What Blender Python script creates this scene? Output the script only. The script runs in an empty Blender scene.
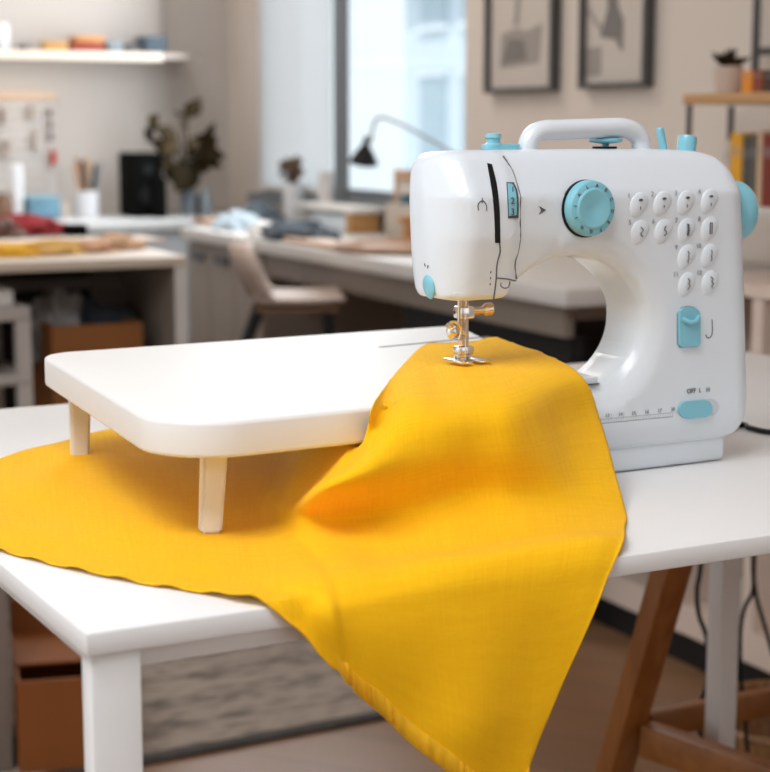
import bpy, bmesh, random
from math import *
from mathutils import Vector, Matrix, noise

random.seed(7)
C = bpy.context.scene.collection
F_PX = 1700.0; H = 1.03; PITCH = atan(261 / 1700); TZ = 0.74
WHY = 23.7  # heading of the window wall, degrees off the view axis

# ---------------------------------------------------------------- geometry helpers
def ray(x, y):
    u = (x - 385) / F_PX; v = (386 - y) / F_PX
    return (u, cos(PITCH) + v * sin(PITCH), -sin(PITCH) + v * cos(PITCH))

def Pz(x, y, z):
    r = ray(x, y); t = (z - H) / r[2]
    return Vector((r[0] * t, r[1] * t, z))

class Frame:
    """an upright working frame: origin on plan, heading, base height"""
    def __init__(s, ox, oy, yaw_deg, z0=0.0):
        s.o = Vector((ox, oy)); s.a = radians(yaw_deg); s.z0 = z0
        s.ex = Vector((cos(s.a), sin(s.a))); s.ey = Vector((-sin(s.a), cos(s.a)))
    def w(s, lx, ly, z=0.0):
        p = s.o + s.ex * lx + s.ey * ly
        return Vector((p.x, p.y, z + s.z0))
    def pt(s, px, py, ly=0.0):
        r = ray(px, py); rv = Vector((r[0], r[1]))
        t = (s.o.dot(s.ey) + ly) / rv.dot(s.ey)
        d = rv * t - s.o
        return d.dot(s.ex), H + r[2] * t - s.z0
    def loc(s, P):
        d = Vector((P[0], P[1])) - s.o
        return d.dot(s.ex), d.dot(s.ey), P[2] - s.z0

# ---------------------------------------------------------------- materials
MATS = {}
def mat(name, col, rough=0.5, metal=0.0, var=0.05, scale=8.0, bump=0.0, bscale=60.0, coat=0.0, emit=None, estr=0.0, col2=None, sheen=0.0):
    if name in MATS: return MATS[name]
    m = bpy.data.materials.new(name); m.use_nodes = True
    nt = m.node_tree; b = nt.nodes['Principled BSDF']
    b.inputs['Roughness'].default_value = rough
    b.inputs['Metallic'].default_value = metal
    b.inputs['Coat Weight'].default_value = coat
    if sheen: b.inputs['Sheen Weight'].default_value = sheen
    tc = nt.nodes.new('ShaderNodeTexCoord')
    n = nt.nodes.new('ShaderNodeTexNoise'); n.inputs['Scale'].default_value = scale; n.inputs['Detail'].default_value = 4
    nt.links.new(tc.outputs['Object'], n.inputs['Vector'])
    r = nt.nodes.new('ShaderNodeValToRGB')
    c2 = col2 or tuple(max(0, c * (1 - var)) for c in col)
    r.color_ramp.elements[0].color = (*c2, 1); r.color_ramp.elements[1].color = (*col, 1)
    r.color_ramp.elements[0].position = .3; r.color_ramp.elements[1].position = .7
    nt.links.new(n.outputs['Fac'], r.inputs['Fac'])
    nt.links.new(r.outputs['Color'], b.inputs['Base Color'])
    if bump:
        n2 = nt.nodes.new('ShaderNodeTexNoise'); n2.inputs['Scale'].default_value = bscale; n2.inputs['Detail'].default_value = 3
        nt.links.new(tc.outputs['Object'], n2.inputs['Vector'])
        bm_ = nt.nodes.new('ShaderNodeBump'); bm_.inputs['Strength'].default_value = bump; bm_.inputs['Distance'].default_value = .002
        nt.links.new(n2.outputs['Fac'], bm_.inputs['Height']); nt.links.new(bm_.outputs['Normal'], b.inputs['Normal'])
    if emit:
        b.inputs['Emission Color'].default_value = (*emit, 1); b.inputs['Emission Strength'].default_value = estr
    MATS[name] = m
    return m

def wood(name, c1, c2, axis=0, scale=3.0, rough=.45):
    if name in MATS: return MATS[name]
    m = bpy.data.materials.new(name); m.use_nodes = True
    nt = m.node_tree; b = nt.nodes['Principled BSDF']; b.inputs['Roughness'].default_value = rough
    tc = nt.nodes.new('ShaderNodeTexCoord'); mp = nt.nodes.new('ShaderNodeMapping')
    sc = [14, 14, 14]; sc[axis] = 1.2; mp.inputs['Scale'].default_value = sc
    nt.links.new(tc.outputs['Object'], mp.inputs['Vector'])
    n = nt.nodes.new('ShaderNodeTexNoise'); n.inputs['Scale'].default_value = scale; n.inputs['Detail'].default_value = 6; n.inputs['Distortion'].default_value = .6
    nt.links.new(mp.outputs['Vector'], n.inputs['Vector'])
    r = nt.nodes.new('ShaderNodeValToRGB'); r.color_ramp.elements[0].color = (*c1, 1); r.color_ramp.elements[1].color = (*c2, 1)
    r.color_ramp.elements[0].position = .35; r.color_ramp.elements[1].position = .65
    nt.links.new(n.outputs['Fac'], r.inputs['Fac']); nt.links.new(r.outputs['Color'], b.inputs['Base Color'])
    MATS[name] = m
    return m

def linen():
    m = bpy.data.materials.new('yellow_linen'); m.use_nodes = True
    nt = m.node_tree; b = nt.nodes['Principled BSDF']
    b.inputs['Roughness'].default_value = .85; b.inputs['Sheen Weight'].default_value = .05; b.inputs['Specular IOR Level'].default_value = .12
    uv = nt.nodes.new('ShaderNodeUVMap')
    def slub(sx, sy):
        mp = nt.nodes.new('ShaderNodeMapping'); mp.inputs['Scale'].default_value = (sx, sy, 1)
        nt.links.new(uv.outputs['UV'], mp.inputs['Vector'])
        n = nt.nodes.new('ShaderNodeTexNoise'); n.inputs['Scale'].default_value = 1; n.inputs['Detail'].default_value = 3
        nt.links.new(mp.outputs['Vector'], n.inputs['Vector']); return n
    a = slub(260, 9); c = slub(9, 260); d = slub(1000, 60); e = slub(60, 1000)
    def add(x, y):
        q = nt.nodes.new('ShaderNodeMath'); q.operation = 'ADD'; nt.links.new(x, q.inputs[0]); nt.links.new(y, q.inputs[1]); return q.outputs[0]
    s1 = add(a.outputs['Fac'], c.outputs['Fac']); s2 = add(d.outputs['Fac'], e.outputs['Fac']); s = add(s1, s2)
    dv = nt.nodes.new('ShaderNodeMath'); dv.operation = 'DIVIDE'; dv.inputs[1].default_value = 4; nt.links.new(s, dv.inputs[0])
    r = nt.nodes.new('ShaderNodeValToRGB')
    r.color_ramp.elements[0].position = .38; r.color_ramp.elements[1].position = .62
    r.color_ramp.elements[0].color = (.90, .44, .004, 1); r.color_ramp.elements[1].color = (.97, .55, .008, 1)
    nt.links.new(dv.outputs[0], r.inputs['Fac']); nt.links.new(r.outputs['Color'], b.inputs['Base Color'])
    bp = nt.nodes.new('ShaderNodeBump'); bp.inputs['Strength'].default_value = .35; bp.inputs['Distance'].default_value = .0012
    nt.links.new(dv.outputs[0], bp.inputs['Height']); nt.links.new(bp.outputs['Normal'], b.inputs['Normal'])
    return m

def plank_floor():
    m = bpy.data.materials.new('oak_floor_boards'); m.use_nodes = True
    nt = m.node_tree; b = nt.nodes['Principled BSDF']; b.inputs['Roughness'].default_value = .38
    tc = nt.nodes.new('ShaderNodeTexCoord'); mp = nt.nodes.new('ShaderNodeMapping'); mp.inputs['Rotation'].default_value = (0, 0, radians(WHY))
    nt.links.new(tc.outputs['Object'], mp.inputs['Vector'])
    br = nt.nodes.new('ShaderNodeTexBrick'); br.inputs['Scale'].default_value = 1; br.inputs['Brick Width'].default_value = 1.4; br.inputs['Row Height'].default_value = .14
    br.inputs['Mortar Size'].default_value = .002; br.inputs['Color1'].default_value = (.29, .155, .08, 1); br.inputs['Color2'].default_value = (.245, .125, .064, 1); br.inputs['Mortar'].default_value = (.12, .07, .04, 1)
    nt.links.new(mp.outputs['Vector'], br.inputs['Vector'])
    n = nt.nodes.new('ShaderNodeTexNoise'); n.inputs['Scale'].default_value = 3; n.inputs['Detail'].default_value = 6
    m2 = nt.nodes.new('ShaderNodeMapping'); m2.inputs['Scale'].default_value = (1, 16, 1); nt.links.new(mp.outputs['Vector'], m2.inputs['Vector']); nt.links.new(m2.outputs['Vector'], n.inputs['Vector'])
    mx = nt.nodes.new('ShaderNodeMix'); mx.data_type = 'RGBA'; mx.blend_type = 'MULTIPLY'; mx.inputs[0].default_value = .22
    nt.links.new(br.outputs['Color'], mx.inputs[6]); nt.links.new(n.outputs['Color'], mx.inputs[7]); nt.links.new(mx.outputs[2], b.inputs['Base Color'])
    return m

def rug_mat():
    m = bpy.data.materials.new('woven_grey_rug'); m.use_nodes = True
    nt = m.node_tree; b = nt.nodes['Principled BSDF']; b.inputs['Roughness'].default_value = .95
    tc = nt.nodes.new('ShaderNodeTexCoord')
    mp = nt.nodes.new('ShaderNodeMapping'); mp.inputs['Scale'].default_value = (9, 26, 1); nt.links.new(tc.outputs['Object'], mp.inputs['Vector'])
    v = nt.nodes.new('ShaderNodeTexVoronoi'); v.inputs['Scale'].default_value = 2.4; nt.links.new(mp.outputs['Vector'], v.inputs['Vector'])
    n = nt.nodes.new('ShaderNodeTexNoise'); n.inputs['Scale'].default_value = 1.6; n.inputs['Detail'].default_value = 5; nt.links.new(mp.outputs['Vector'], n.inputs['Vector'])
    w = nt.nodes.new('ShaderNodeTexWave'); w.wave_type = 'BANDS'; w.bands_direction = 'Y'; w.inputs['Scale'].default_value = 2.6; w.inputs['Distortion'].default_value = 1.5
    nt.links.new(tc.outputs['Object'], w.inputs['Vector'])
    a = nt.nodes.new('ShaderNodeMath'); a.operation = 'MULTIPLY'; nt.links.new(v.outputs['Distance'], a.inputs[0]); a.inputs[1].default_value = .5
    q = nt.nodes.new('ShaderNodeMath'); q.operation = 'ADD'; nt.links.new(a.outputs[0], q.inputs[0]); nt.links.new(n.outputs['Fac'], q.inputs[1])
    q2 = nt.nodes.new('ShaderNodeMath'); q2.operation = 'MULTIPLY_ADD'; nt.links.new(w.outputs['Fac'], q2.inputs[0]); q2.inputs[1].default_value = .22; nt.links.new(q.outputs[0], q2.inputs[2])
    r = nt.nodes.new('ShaderNodeValToRGB'); r.color_ramp.elements[0].position = .52; r.color_ramp.elements[1].position = .95
    r.color_ramp.elements[0].color = (.07, .056, .047, 1); r.color_ramp.elements[1].color = (.34, .275, .225, 1)
    nt.links.new(q2.outputs[0], r.inputs['Fac']); nt.links.new(r.outputs['Color'], b.inputs['Base Color'])
    return m

def glass_mat():
    m = bpy.data.materials.new('window_glass'); m.use_nodes = True
    nt = m.node_tree; nt.nodes.clear()
    o = nt.nodes.new('ShaderNodeOutputMaterial'); t = nt.nodes.new('ShaderNodeBsdfTransparent'); g = nt.nodes.new('ShaderNodeBsdfGlossy'); g.inputs['Roughness'].default_value = .02
    t.inputs['Color'].default_value = (.94, .97, .98, 1)
    x = nt.nodes.new('ShaderNodeMixShader'); x.inputs[0].default_value = .04
    nt.links.new(t.outputs[0], x.inputs[1]); nt.links.new(g.outputs[0], x.inputs[2]); nt.links.new(x.outputs[0], o.inputs['Surface'])
    return m

def sheer_mat():
    m = bpy.data.materials.new('white_sheer_blind'); m.use_nodes = True
    nt = m.node_tree; nt.nodes.clear()
    o = nt.nodes.new('ShaderNodeOutputMaterial'); t = nt.nodes.new('ShaderNodeBsdfTranslucent'); d = nt.nodes.new('ShaderNodeBsdfDiffuse'); tr = nt.nodes.new('ShaderNodeBsdfTransparent')
    for q in (t, d): q.inputs['Color'].default_value = (.95, .96, .98, 1)
    x = nt.nodes.new('ShaderNodeMixShader'); x.inputs[0].default_value = .22
    y = nt.nodes.new('ShaderNodeMixShader'); y.inputs[0].default_value = .06
    nt.links.new(t.outputs[0], x.inputs[1]); nt.links.new(d.outputs[0], x.inputs[2])
    nt.links.new(x.outputs[0], y.inputs[1]); nt.links.new(tr.outputs[0], y.inputs[2]); nt.links.new(y.outputs[0], o.inputs['Surface'])
    return m

def bottle_glass():
    m = mat('blue_bottle_glass', (.55, .68, .78), .08, var=.02)
    m.node_tree.nodes['Principled BSDF'].inputs['Transmission Weight'].default_value = .6
    return m

WHITE = mat('white_plastic', (.73, .78, .83), .28, var=.012, coat=.25)
WHITE2 = mat('warm_white_plastic', (.80, .785, .765), .5, var=.01)
CREAM = mat('cream_plastic_leg', (.80, .75, .69), .45, var=.02)
BLUE = mat('aqua_plastic', (.22, .55, .66), .30, var=.05, coat=.2)
BLACK = mat('black_plastic', (.012, .012, .013), .4)
INK = mat('grey_print', (.09, .09, .10), .6)
INKL = mat('pale_grey_print', (.30, .31, .33), .6)
CHROME = mat('chrome_metal', (.86, .80, .74), .16, 1.0, var=.05)
BRONZE = mat('warm_polished_metal', (.85, .62, .40), .2, 1.0, var=.1)
TABLE = mat('white_laminate', (.80, .79, .785), .32, var=.015)
PALE = mat('pale_white_paint', (.62, .585, .55), .5, var=.03)
GREYW = mat('cool_white_cabinet', (.60, .60, .60), .5, var=.03)
TAUPE = mat('taupe_cabinet', (.235, .19, .155), .5, var=.04)
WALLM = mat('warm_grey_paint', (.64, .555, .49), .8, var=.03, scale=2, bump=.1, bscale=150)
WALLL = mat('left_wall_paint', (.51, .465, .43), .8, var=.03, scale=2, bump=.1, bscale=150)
CEILM = mat('ceiling_paint', (.75, .73, .70), .9, var=.02)
DARKM = mat('dark_grey_frame', (.065, .062, .06), .45, var=.1)
SLATE = mat('slate_window_frame', (.15, .165, .18), .45, var=.05)
BLKM = mat('matte_black_metal', (.018, .017, .017), .45)
OAK = wood('honey_oak', (.42, .21, .07), (.55, .30, .12), 0)
BEECH = wood('orange_beech', (.25, .085, .014), (.34, .125, .026), 2)
BEECHX = wood('orange_beech_rail', (.25, .085, .014), (.34, .125, .026), 0)
CARD = mat('orange_cardboard', (.25, .07, .007), .7, var=.12, bump=.15)
PAPER = mat('white_paper', (.78, .75, .72), .8, var=.04)
LEAF = mat('dark_olive_leaf', (.040, .024, .009), .9, var=.4, col2=(.018, .013, .005))
for k_ in (BLACK, BLKM, LEAF): k_.node_tree.nodes['Principled BSDF'].inputs['Specular IOR Level'].default_value = .15
CLOTHM = linen()
GLASS = glass_mat()

# ---------------------------------------------------------------- mesh builder
class MB:
    def __init__(s): s.bm = bmesh.new()
    def box(s, x0, x1, y0, y1, z0, z1, bev=0.0, seg=2):
        b = bmesh.new()
        v = [b.verts.new(p) for p in [(x0,y0,z0),(x1,y0,z0),(x1,y1,z0),(x0,y1,z0),(x0,y0,z1),(x1,y0,z1),(x1,y1,z1),(x0,y1,z1)]]
        for f in [(0,3,2,1),(4,5,6,7),(0,1,5,4),(1,2,6,5),(2,3,7,6),(3,0,4,7)]: b.faces.new([v[i] for i in f])
        if bev: bmesh.ops.bevel(b, geom=list(b.edges), offset=bev, segments=seg, affect='EDGES', profile=.5)
        return s._merge(b)
    def _merge(s, b, M=None):
        if M is not None: bmesh.ops.transform(b, matrix=M, verts=b.verts)
        me = bpy.data.meshes.new('t'); b.to_mesh(me); b.free(); s.bm.from_mesh(me); bpy.data.meshes.remove(me); return s
    def tube(s, pts, r, n=12, radii=None, flat=1.0, closed_caps=True):
        pts = [Vector(p) for p in pts]; rings = []
        up0 = None
        for i, p in enumerate(pts):
            t = (pts[min(i+1, len(pts)-1)] - pts[max(i-1, 0)]).normalized()
            if up0 is None: up0 = Vector((0,0,1)) if abs(t.z) < .9 else Vector((0,1,0))
            a = t.cross(up0)
            if a.length < 1e-6: a = t.orthogonal()
            a.normalize(); bb = a.cross(t).normalized(); up0 = bb
            rr = radii[i] if radii else r
            rings.append([s.bm.verts.new(p + a*cos(2*pi*k/n)*rr + bb*sin(2*pi*k/n)*rr*flat) for k in range(n)])
        for i in range(len(rings)-1):
            for k in range(n):
                s.bm.faces.new([rings[i][k], rings[i][(k+1)%n], rings[i+1][(k+1)%n], rings[i+1][k]])
        s.bm.faces.new(rings[0][::-1]); s.bm.faces.new(rings[-1]); return s
    def lathe(s, prof, n=32, M=None, caps=True):
        """prof: (radius, z) list, bottom to top, about local z; M places it"""
        b = bmesh.new(); rings = []
        for r, z in prof: rings.append([b.verts.new((r*cos(2*pi*k/n), r*sin(2*pi*k/n), z)) for k in range(n)])
        for i in range(len(rings)-1):
            for k in range(n): b.faces.new([rings[i][k], rings[i][(k+1)%n], rings[i+1][(k+1)%n], rings[i+1][k]])
        if caps: b.faces.new(rings[0][::-1]); b.faces.new(rings[-1])
        return s._merge(b, M)
    def prism(s, poly, z0, z1, bev=0.0, seg=3, M=None):
        b = bmesh.new()
        lo = [b.verts.new((p[0], p[1], z0)) for p in poly]; hi = [b.verts.new((p[0], p[1], z1)) for p in poly]
        b.faces.new(lo[::-1]); b.faces.new(hi); n = len(poly)
        for i in range(n): b.faces.new([lo[i], lo[(i+1)%n], hi[(i+1)%n], hi[i]])
        bmesh.ops.recalc_face_normals(b, faces=b.faces)
        if bev:
            es = [e for e in b.edges if abs(e.verts[0].co.z - e.verts[1].co.z) < 1e-7]
            bmesh.ops.bevel(b, geom=es, offset=bev, segments=seg, affect='EDGES', profile=.5, clamp_overlap=True)
        return s._merge(b, M)
    def beam(s, a, b_, w, h, bev=.003):
        """rectangular bar between two points, w sideways, h upwards"""
        a = Vector(a); b_ = Vector(b_); t = (b_-a); L = t.length; t.normalize()
        up = Vector((0,0,1)) if abs(t.z) < .97 else Vector((0,1,0))
        sd = t.cross(up).normalized(); u = sd.cross(t)
        M = Matrix((( t.x, sd.x, u.x, a.x),(t.y, sd.y, u.y, a.y),(t.z, sd.z, u.z, a.z),(0,0,0,1)))
        q = MB().box(0, L, -w/2, w/2, -h/2, h/2, bev); bb = q.bm
        return s._merge(bb, M)
    def ball(s, c, rx, ry=None, rz=None, sub=3, M=None):
        b = bmesh.new(); bmesh.ops.create_icosphere(b, subdivisions=sub, radius=1)
        T = Matrix.Translation(c) @ Matrix.Diagonal((rx, ry or rx, rz or rx, 1))
        return s._merge(b, (M @ T) if M is not None else T)
    def build(s, name, m, parent=None, loc=None, rz=0.0, smooth=35, kind=None):
        me = bpy.data.meshes.new(name)
        bmesh.ops.recalc_face_normals(s.bm, faces=s.bm.faces)
        s.bm.to_mesh(me); s.bm.free()
        me.materials.append(m)
        for p in me.polygons: p.use_smooth = True
        me.set_sharp_from_angle(angle=radians(smooth))
        o = bpy.data.objects.new(name, me); C.objects.link(o)
        if parent: o.parent = parent
        if loc is not None: o.location = loc; o.rotation_euler = (0, 0, rz)
        if kind: o['kind'] = kind
        return o

def tag(o, label, cat, group=None, kind=None):
    o['label'] = label; o['category'] = cat
    if group: o['group'] = group
    if kind: o['kind'] = kind
    return o
def thing(name, label, cat, loc, rz=0.0, group=None):
    o = bpy.data.objects.new(name, None); C.objects.link(o); o.empty_display_size = .05
    o.location = loc; o.rotation_euler = (0, 0, rz)
    return tag(o, label, cat, group)
def dup(root, loc, rz, label):
    r = root.copy(); C.objects.link(r); r.location = loc; r.rotation_euler = (0, 0, rz); r['label'] = label
    for ch in list(root.children):
        c = ch.copy(); C.objects.link(c); c.parent = r
        for g in ch.children:
            d = g.copy(); C.objects.link(d); d.parent = c
    return r
def crom(pts, n=6, closed=False):
    """Catmull-Rom refinement of a 2D/3D polyline"""
    V = [Vector(p) for p in pts]; out = []; N = len(V)
    rng = range(N if closed else N-1)
    for i in rng:
        p1, p2 = V[i], V[(i+1) % N]
        p0 = V[i-1] if (closed or i > 0) else p1*2-p2
        p3 = V[(i+2) % N] if (closed or i+2 < N) else p2*2-p1
        for k in range(n):
            t = k/n
            out.append(.5*((2*p1)+(p2-p0)*t+(2*p0-5*p1+4*p2-p3)*t*t+(3*p1-p0-3*p2+p3)*t**3))
    if not closed: out.append(V[-1].copy())
    return out
def round_poly(poly, rads, n=10):
    out = []; N = len(poly)
    for i in range(N):
        p = Vector(poly[i]); a = (Vector(poly[i-1])-p); b = (Vector(poly[(i+1)%N])-p); r = rads[i]
        if r <= 0: out.append(p); continue
        a.normalize(); b.normalize(); th = a.angle(b); d = r/tan(th/2)
        c = p + (a+b).normalized()*(r/sin(th/2)); s0 = p+a*d-c; s1 = p+b*d-c
        for k in range(n+1):
            t = k/n; an = s0.angle(s1); q = (s0*sin((1-t)*an)+s1*sin(t*an))/sin(an); out.append(c+q)
    return out
def text_mesh(txt, size, name):
    cu = bpy.data.curves.new(name, 'FONT'); cu.body = txt; cu.size = size; cu.align_x = 'CENTER'; cu.align_y = 'CENTER'; cu.extrude = .0002; cu.resolution_u = 3
    o = bpy.data.objects.new(name, cu); C.objects.link(o)
    bpy.context.view_layer.update()
    me = bpy.data.meshes.new_from_object(o.evaluated_get(bpy.context.evaluated_depsgraph_get()))
    bpy.data.objects.remove(o); bpy.data.curves.remove(cu)
    return me

# ================================================================ WORK TABLE
TF = Frame(-.172, .947, 28.2, TZ)      # near left corner of the table top; x runs along the front edge
c0 = Pz(86, 634, TZ); TF.o = Vector((c0.x, c0.y))
FA = atan2(TF.ey.y, TF.ey.x)
TW, TD, TT = 1.15, .80, .0145
tb = thing('work_table', 'white laminate work table carrying the sewing machine and yellow cloth', 'table', (TF.o.x, TF.o.y, 0), TF.a)
MB().box(0, TW, 0, TD, TZ-TT, TZ, .0016).build('tabletop', TABLE, tb)
MB().box(.012, .36, .010, .028, TZ-TT-.013, TZ-TT-.0002, .001).box(.012, TW-.012, TD-.03, TD-.012, TZ-TT-.05, TZ-TT-.0002, .001).build('apron', TABLE, tb)
MB().box(.010, .028, .029, TD-.031, TZ-TT-.013, TZ-TT-.0002, .001).build('apron', TABLE, tb)
ax, ay = .018, .020
def leg(x0, y0, x1, y1): MB().box(x0, x1, y0, y1, 0, TZ-TT-.0004, .002).build('leg', TABLE, tb)
leg(.0035, .0030, .0345, .0225)
leg(.006, TD-.05, .042, TD-.012)
leg(TW-.046, .006, TW-.008, .044)
lp = TF.loc((.4115, 2.0, 0)); leg(lp[0]-.0138, lp[1]-.0138, lp[0]+.0138, lp[1]+.0138)

# ================================================================ SEWING MACHINE
MF = Frame(0, 0, 29, TZ); o_ = Pz(613, 475, TZ); MF.o = Vector((o_.x, o_.y))
sm = thing('sewing_machine', 'white compact sewing machine with aqua dials, handle and stitch buttons', 'sewing machine', MF.w(0, 0, 0), MF.a)
out = [(.1015,.0185),(.118,.0225),(.130,.0315),(.1372,.043),(.1391,.056),(.1366,.09),(.1332,.1412),(.1292,.19),(.1249,.2354),(.1222,.2445),(.1166,.2525),(.107,.2605),(.0944,.2658),(.0676,.2695),(-.0242,.2705),(-.1196,.2702),(-.163,.2692),(-.178,.2672),(-.1875,.2622),(-.1935,.254),(-.1965,.2375),(-.1962,.22),(-.193,.188),(-.1885,.1665),(-.1855,.1592),(-.1795,.1548),(-.171,.1534),(-.1597,.153),(-.1229,.153)]
low = [(-.1229,.153),(-.112,.1533),(-.105,.1556),(-.0985,.1635),(-.0900,.1715),(-.0759,.1786),(-.0615,.1829),(-.0469,.1849),(-.0340,.1847),(-.0221,.1824),(-.0100,.1786),(.0003,.1727),(.0110,.1648),(.0191,.1555),(.0255,.1440),(.0278,.1330),(.0272,.1200),(.0235,.1080),(.0165,.0970),(.0080,.0885),(-.002,.0815),(-.0125,.0775),(-.022,.0768),(-.036,.0766),(-.050,.0635),(-.06,.0615)]
prof = crom(out, 4)[:-1] + crom(low, 3) + [Vector((-.14,.0615)), Vector((-.14,.0185))]
def remap(x, z):
    if x < -.13 and z > .14: x = -.13+(x+.13)*.56
    if x > .06: x += .0115*min(1, (x-.06)/.03)
    return Vector((x, z))
prof = [remap(p[0], p[1]) for p in prof]
YF, YB = -.006, .056
def e_right(z):
    T = [(.0,.1506),(.056,.1506),(.09,.1481),(.1412,.1447),(.19,.1407),(.2354,.1364),(.28,.1315)]
    for (a, b), (c, d) in zip(T, T[1:]):
        if a <= z <= c: return b+(d-b)*(z-a)/(c-a)
    return .1315
def front_d(x, z):
    d = 0.0
    if z > .234: d += .60*(z-.234) + 7*max(0, z-.25)**2
    d -= .0028*min(1, max(0, (-.1005-x)/.006))
    if x < -.138: d += .028*min(1.15, (-.138-x)/.028)**2.2
    if x < -.06 and z < .203: d += .19*(.203-z)
    xr = 1-(e_right(z)-x)/.024
    if xr > 0: d += .015*xr*xr
    if z < .045 and x > -.05: d += .008*((.045-z)/.026)**2
    if x > -.105:
        rho = sqrt(((x+.030)/.058)**2+((z-.127)/.058)**2)
        t = max(0, (1.34-rho)/.34)
        d += .010*min(1, t)**2
    return d
def mfront(x, z): return YF + front_d(x, z)
b = bmesh.new()
lo = [b.verts.new((p.x, YF, p.y)) for p in prof]; hi = [b.verts.new((p.x, YB, p.y)) for p in prof]
b.faces.new(lo); b.faces.new(hi[::-1]); n = len(prof)
for i in range(n): b.faces.new([lo[i], hi[i], hi[(i+1)%n], lo[(i+1)%n]])
bmesh.ops.recalc_face_normals(b, faces=b.faces)
es = [e for e in b.edges if abs(e.verts[0].co.y-e.verts[1].co.y) < 1e-7 and len(e.link_faces) == 2]
bmesh.ops.bevel(b, geom=es, offset=.007, segments=4, affect='EDGES', profile=.5, clamp_overlap=False)
bmesh.ops.triangulate(b, faces=[f for f in b.faces if len(f.verts) > 4])
zc = .02
while zc < .272:
    bmesh.ops.bisect_plane(b, geom=b.verts[:]+b.edges[:]+b.faces[:], plane_co=(0,0,zc), plane_no=(0,0,1)); zc += .0055
xc = -.196
while xc < .15:
    bmesh.ops.bisect_plane(b, geom=b.verts[:]+b.edges[:]+b.faces[:], plane_co=(xc,0,0), plane_no=(1,0,0)); xc += .0055
for yc in (.012, .024, .036):
    bmesh.ops.bisect_plane(b, geom=b.verts[:]+b.edges[:]+b.faces[:], plane_co=(0,yc,0), plane_no=(0,1,0))
for v in b.verts:
    w = 1-min(1, max(0, (v.co.y-.008)/.046))
    v.co.y += front_d(v.co.x, v.co.z)*w
    if v.co.y > .042 and v.co.z > .24: v.co.z -= 6*(v.co.y-.042)**2*((v.co.z-.24)/.03)
mb = MB(); mb._merge(b); mb.build('body', WHITE, sm, smooth=50)

def seg_plate(name, m, pts, w, off=.0003, th=.0006):
    """thin ribbon lying on the machine's front, through local (x,z) points"""
    q = MB()
    P = crom(pts, 5)
    L = [Vector((p[0], mfront(p[0], p[1])-off, p[1])) for p in P]
    q.tube(L, w, n=8); return q.build(name, m, sm)
def Mp(px, py, ly=YF):
    x, z = MF.pt(px, py, ly); return (x, z)
def Mf(px, py):
    ly = YF
    for _ in range(4):
        x, z = MF.pt(px, py, ly); ly = mfront(x, z)
    return (x, z)
MB().box(-.135, .1228, .002, .052, .0005, .024, .005, 3).build('base_foot', WHITE, sm)
MB().prism(round_poly([(-.044, .003), (-.0145, .003), (-.0145, .050), (-.044, .050)], [.002]*4, 4), .0782, .0842, .001).build('bed_plate', WHITE, sm)
MB().box(-.040, -.0140, .0022, .0028, .0776, .0786).build('bed_plate_groove', INK, sm)
# seams, slit and thread windows
seg_plate('seam', INK, [Mf(503,156), Mf(512,170), Mf(518,188), Mf(520,212), Mf(520,240), Mf(518,252), Mf(515,264), Mf(516.5,279)], .0006, .0001)
seg_plate('seam', INK, [Mf(499.5,243), Mf(500,252), Mf(497,264), Mf(496,280), Mf(493.5,300)], .0006, .0001)
seg_plate('seam', INK, [Mf(516,281), Mf(507,279), Mf(497,278)], .0005, .0001)
def patch(name, m, pxs, th, off=0.0, parent=None, nsub=1):
    """flat-backed moulded patch following the front of the machine, outline in local (x,z)"""
    q = bmesh.new(); P = [Vector(p) for p in pxs]
    f = [q.verts.new((p.x, mfront(p.x, p.y)-th-off, p.y)) for p in P]; g = [q.verts.new((p.x, mfront(p.x, p.y)+.002, p.y)) for p in P]
    q.faces.new(f); q.faces.new(g[::-1]); k = len(P)
    for i in range(k): q.faces.new([f[i], g[i], g[(i+1)%k], f[(i+1)%k]])
    bmesh.ops.triangulate(q, faces=q.faces[:])
    rr_ = MB(); rr_._merge(q); return rr_.build(name, m, parent or sm, smooth=20)
slitL = [(487,163),(490,180),(493,200),(494.5,222),(495,243)]; slitR = [(500,243),(499.8,225),(499,205),(496,182),(491.5,164)]
def strip(name, m, Lp, Rp, th, nc=4):
    q = MB(); rows = []
    for a, c in zip(Lp, Rp):
        row = []
        for k in range(nc+1):
            x = a[0]+(c[0]-a[0])*k/nc; z = a[1]+(c[1]-a[1])*k/nc
            row.append(q.bm.verts.new((x, mfront(x, z)-th, z)))
        rows.append(row)
    for i in range(len(rows)-1):
        for k in range(nc): q.bm.faces.new([rows[i][k], rows[i][k+1], rows[i+1][k+1], rows[i+1][k]])
    ret = bmesh.ops.extrude_face_region(q.bm, geom=q.bm.faces[:])
    for v in ret['geom']:
        if isinstance(v, bmesh.types.BMVert): v.co.y += th+.001
    return q.build(name, m, sm)
strip('thread_slot', BLACK, [Mf(*p) for p in crom(slitL,6)], [Mf(*p) for p in crom(slitR[::-1],6)], .0006)
WL = [(506.3,182),(507.0,192),(507.6,205),(508.0,218.5)]; WR_ = [(513.5,182.3),(517.2,191),(518.4,203),(518.2,218)]
strip('tension_window', INK, [Mf(*p) for p in crom(WL,5)], [Mf(*p) for p in crom(WR_,5)], .0006)
tens = strip('tension_dial', BLUE, [Mf(p[0]+.6, p[1]+(1.2 if k_ == 0 else 0)) for k_, p in enumerate(crom(WL,5)[:-1])], [Mf(p[0]-2.4, p[1]+(1.2 if k_ == 0 else 0)) for k_, p in enumerate(crom(WR_,5)[:-1])], .0013)

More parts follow.
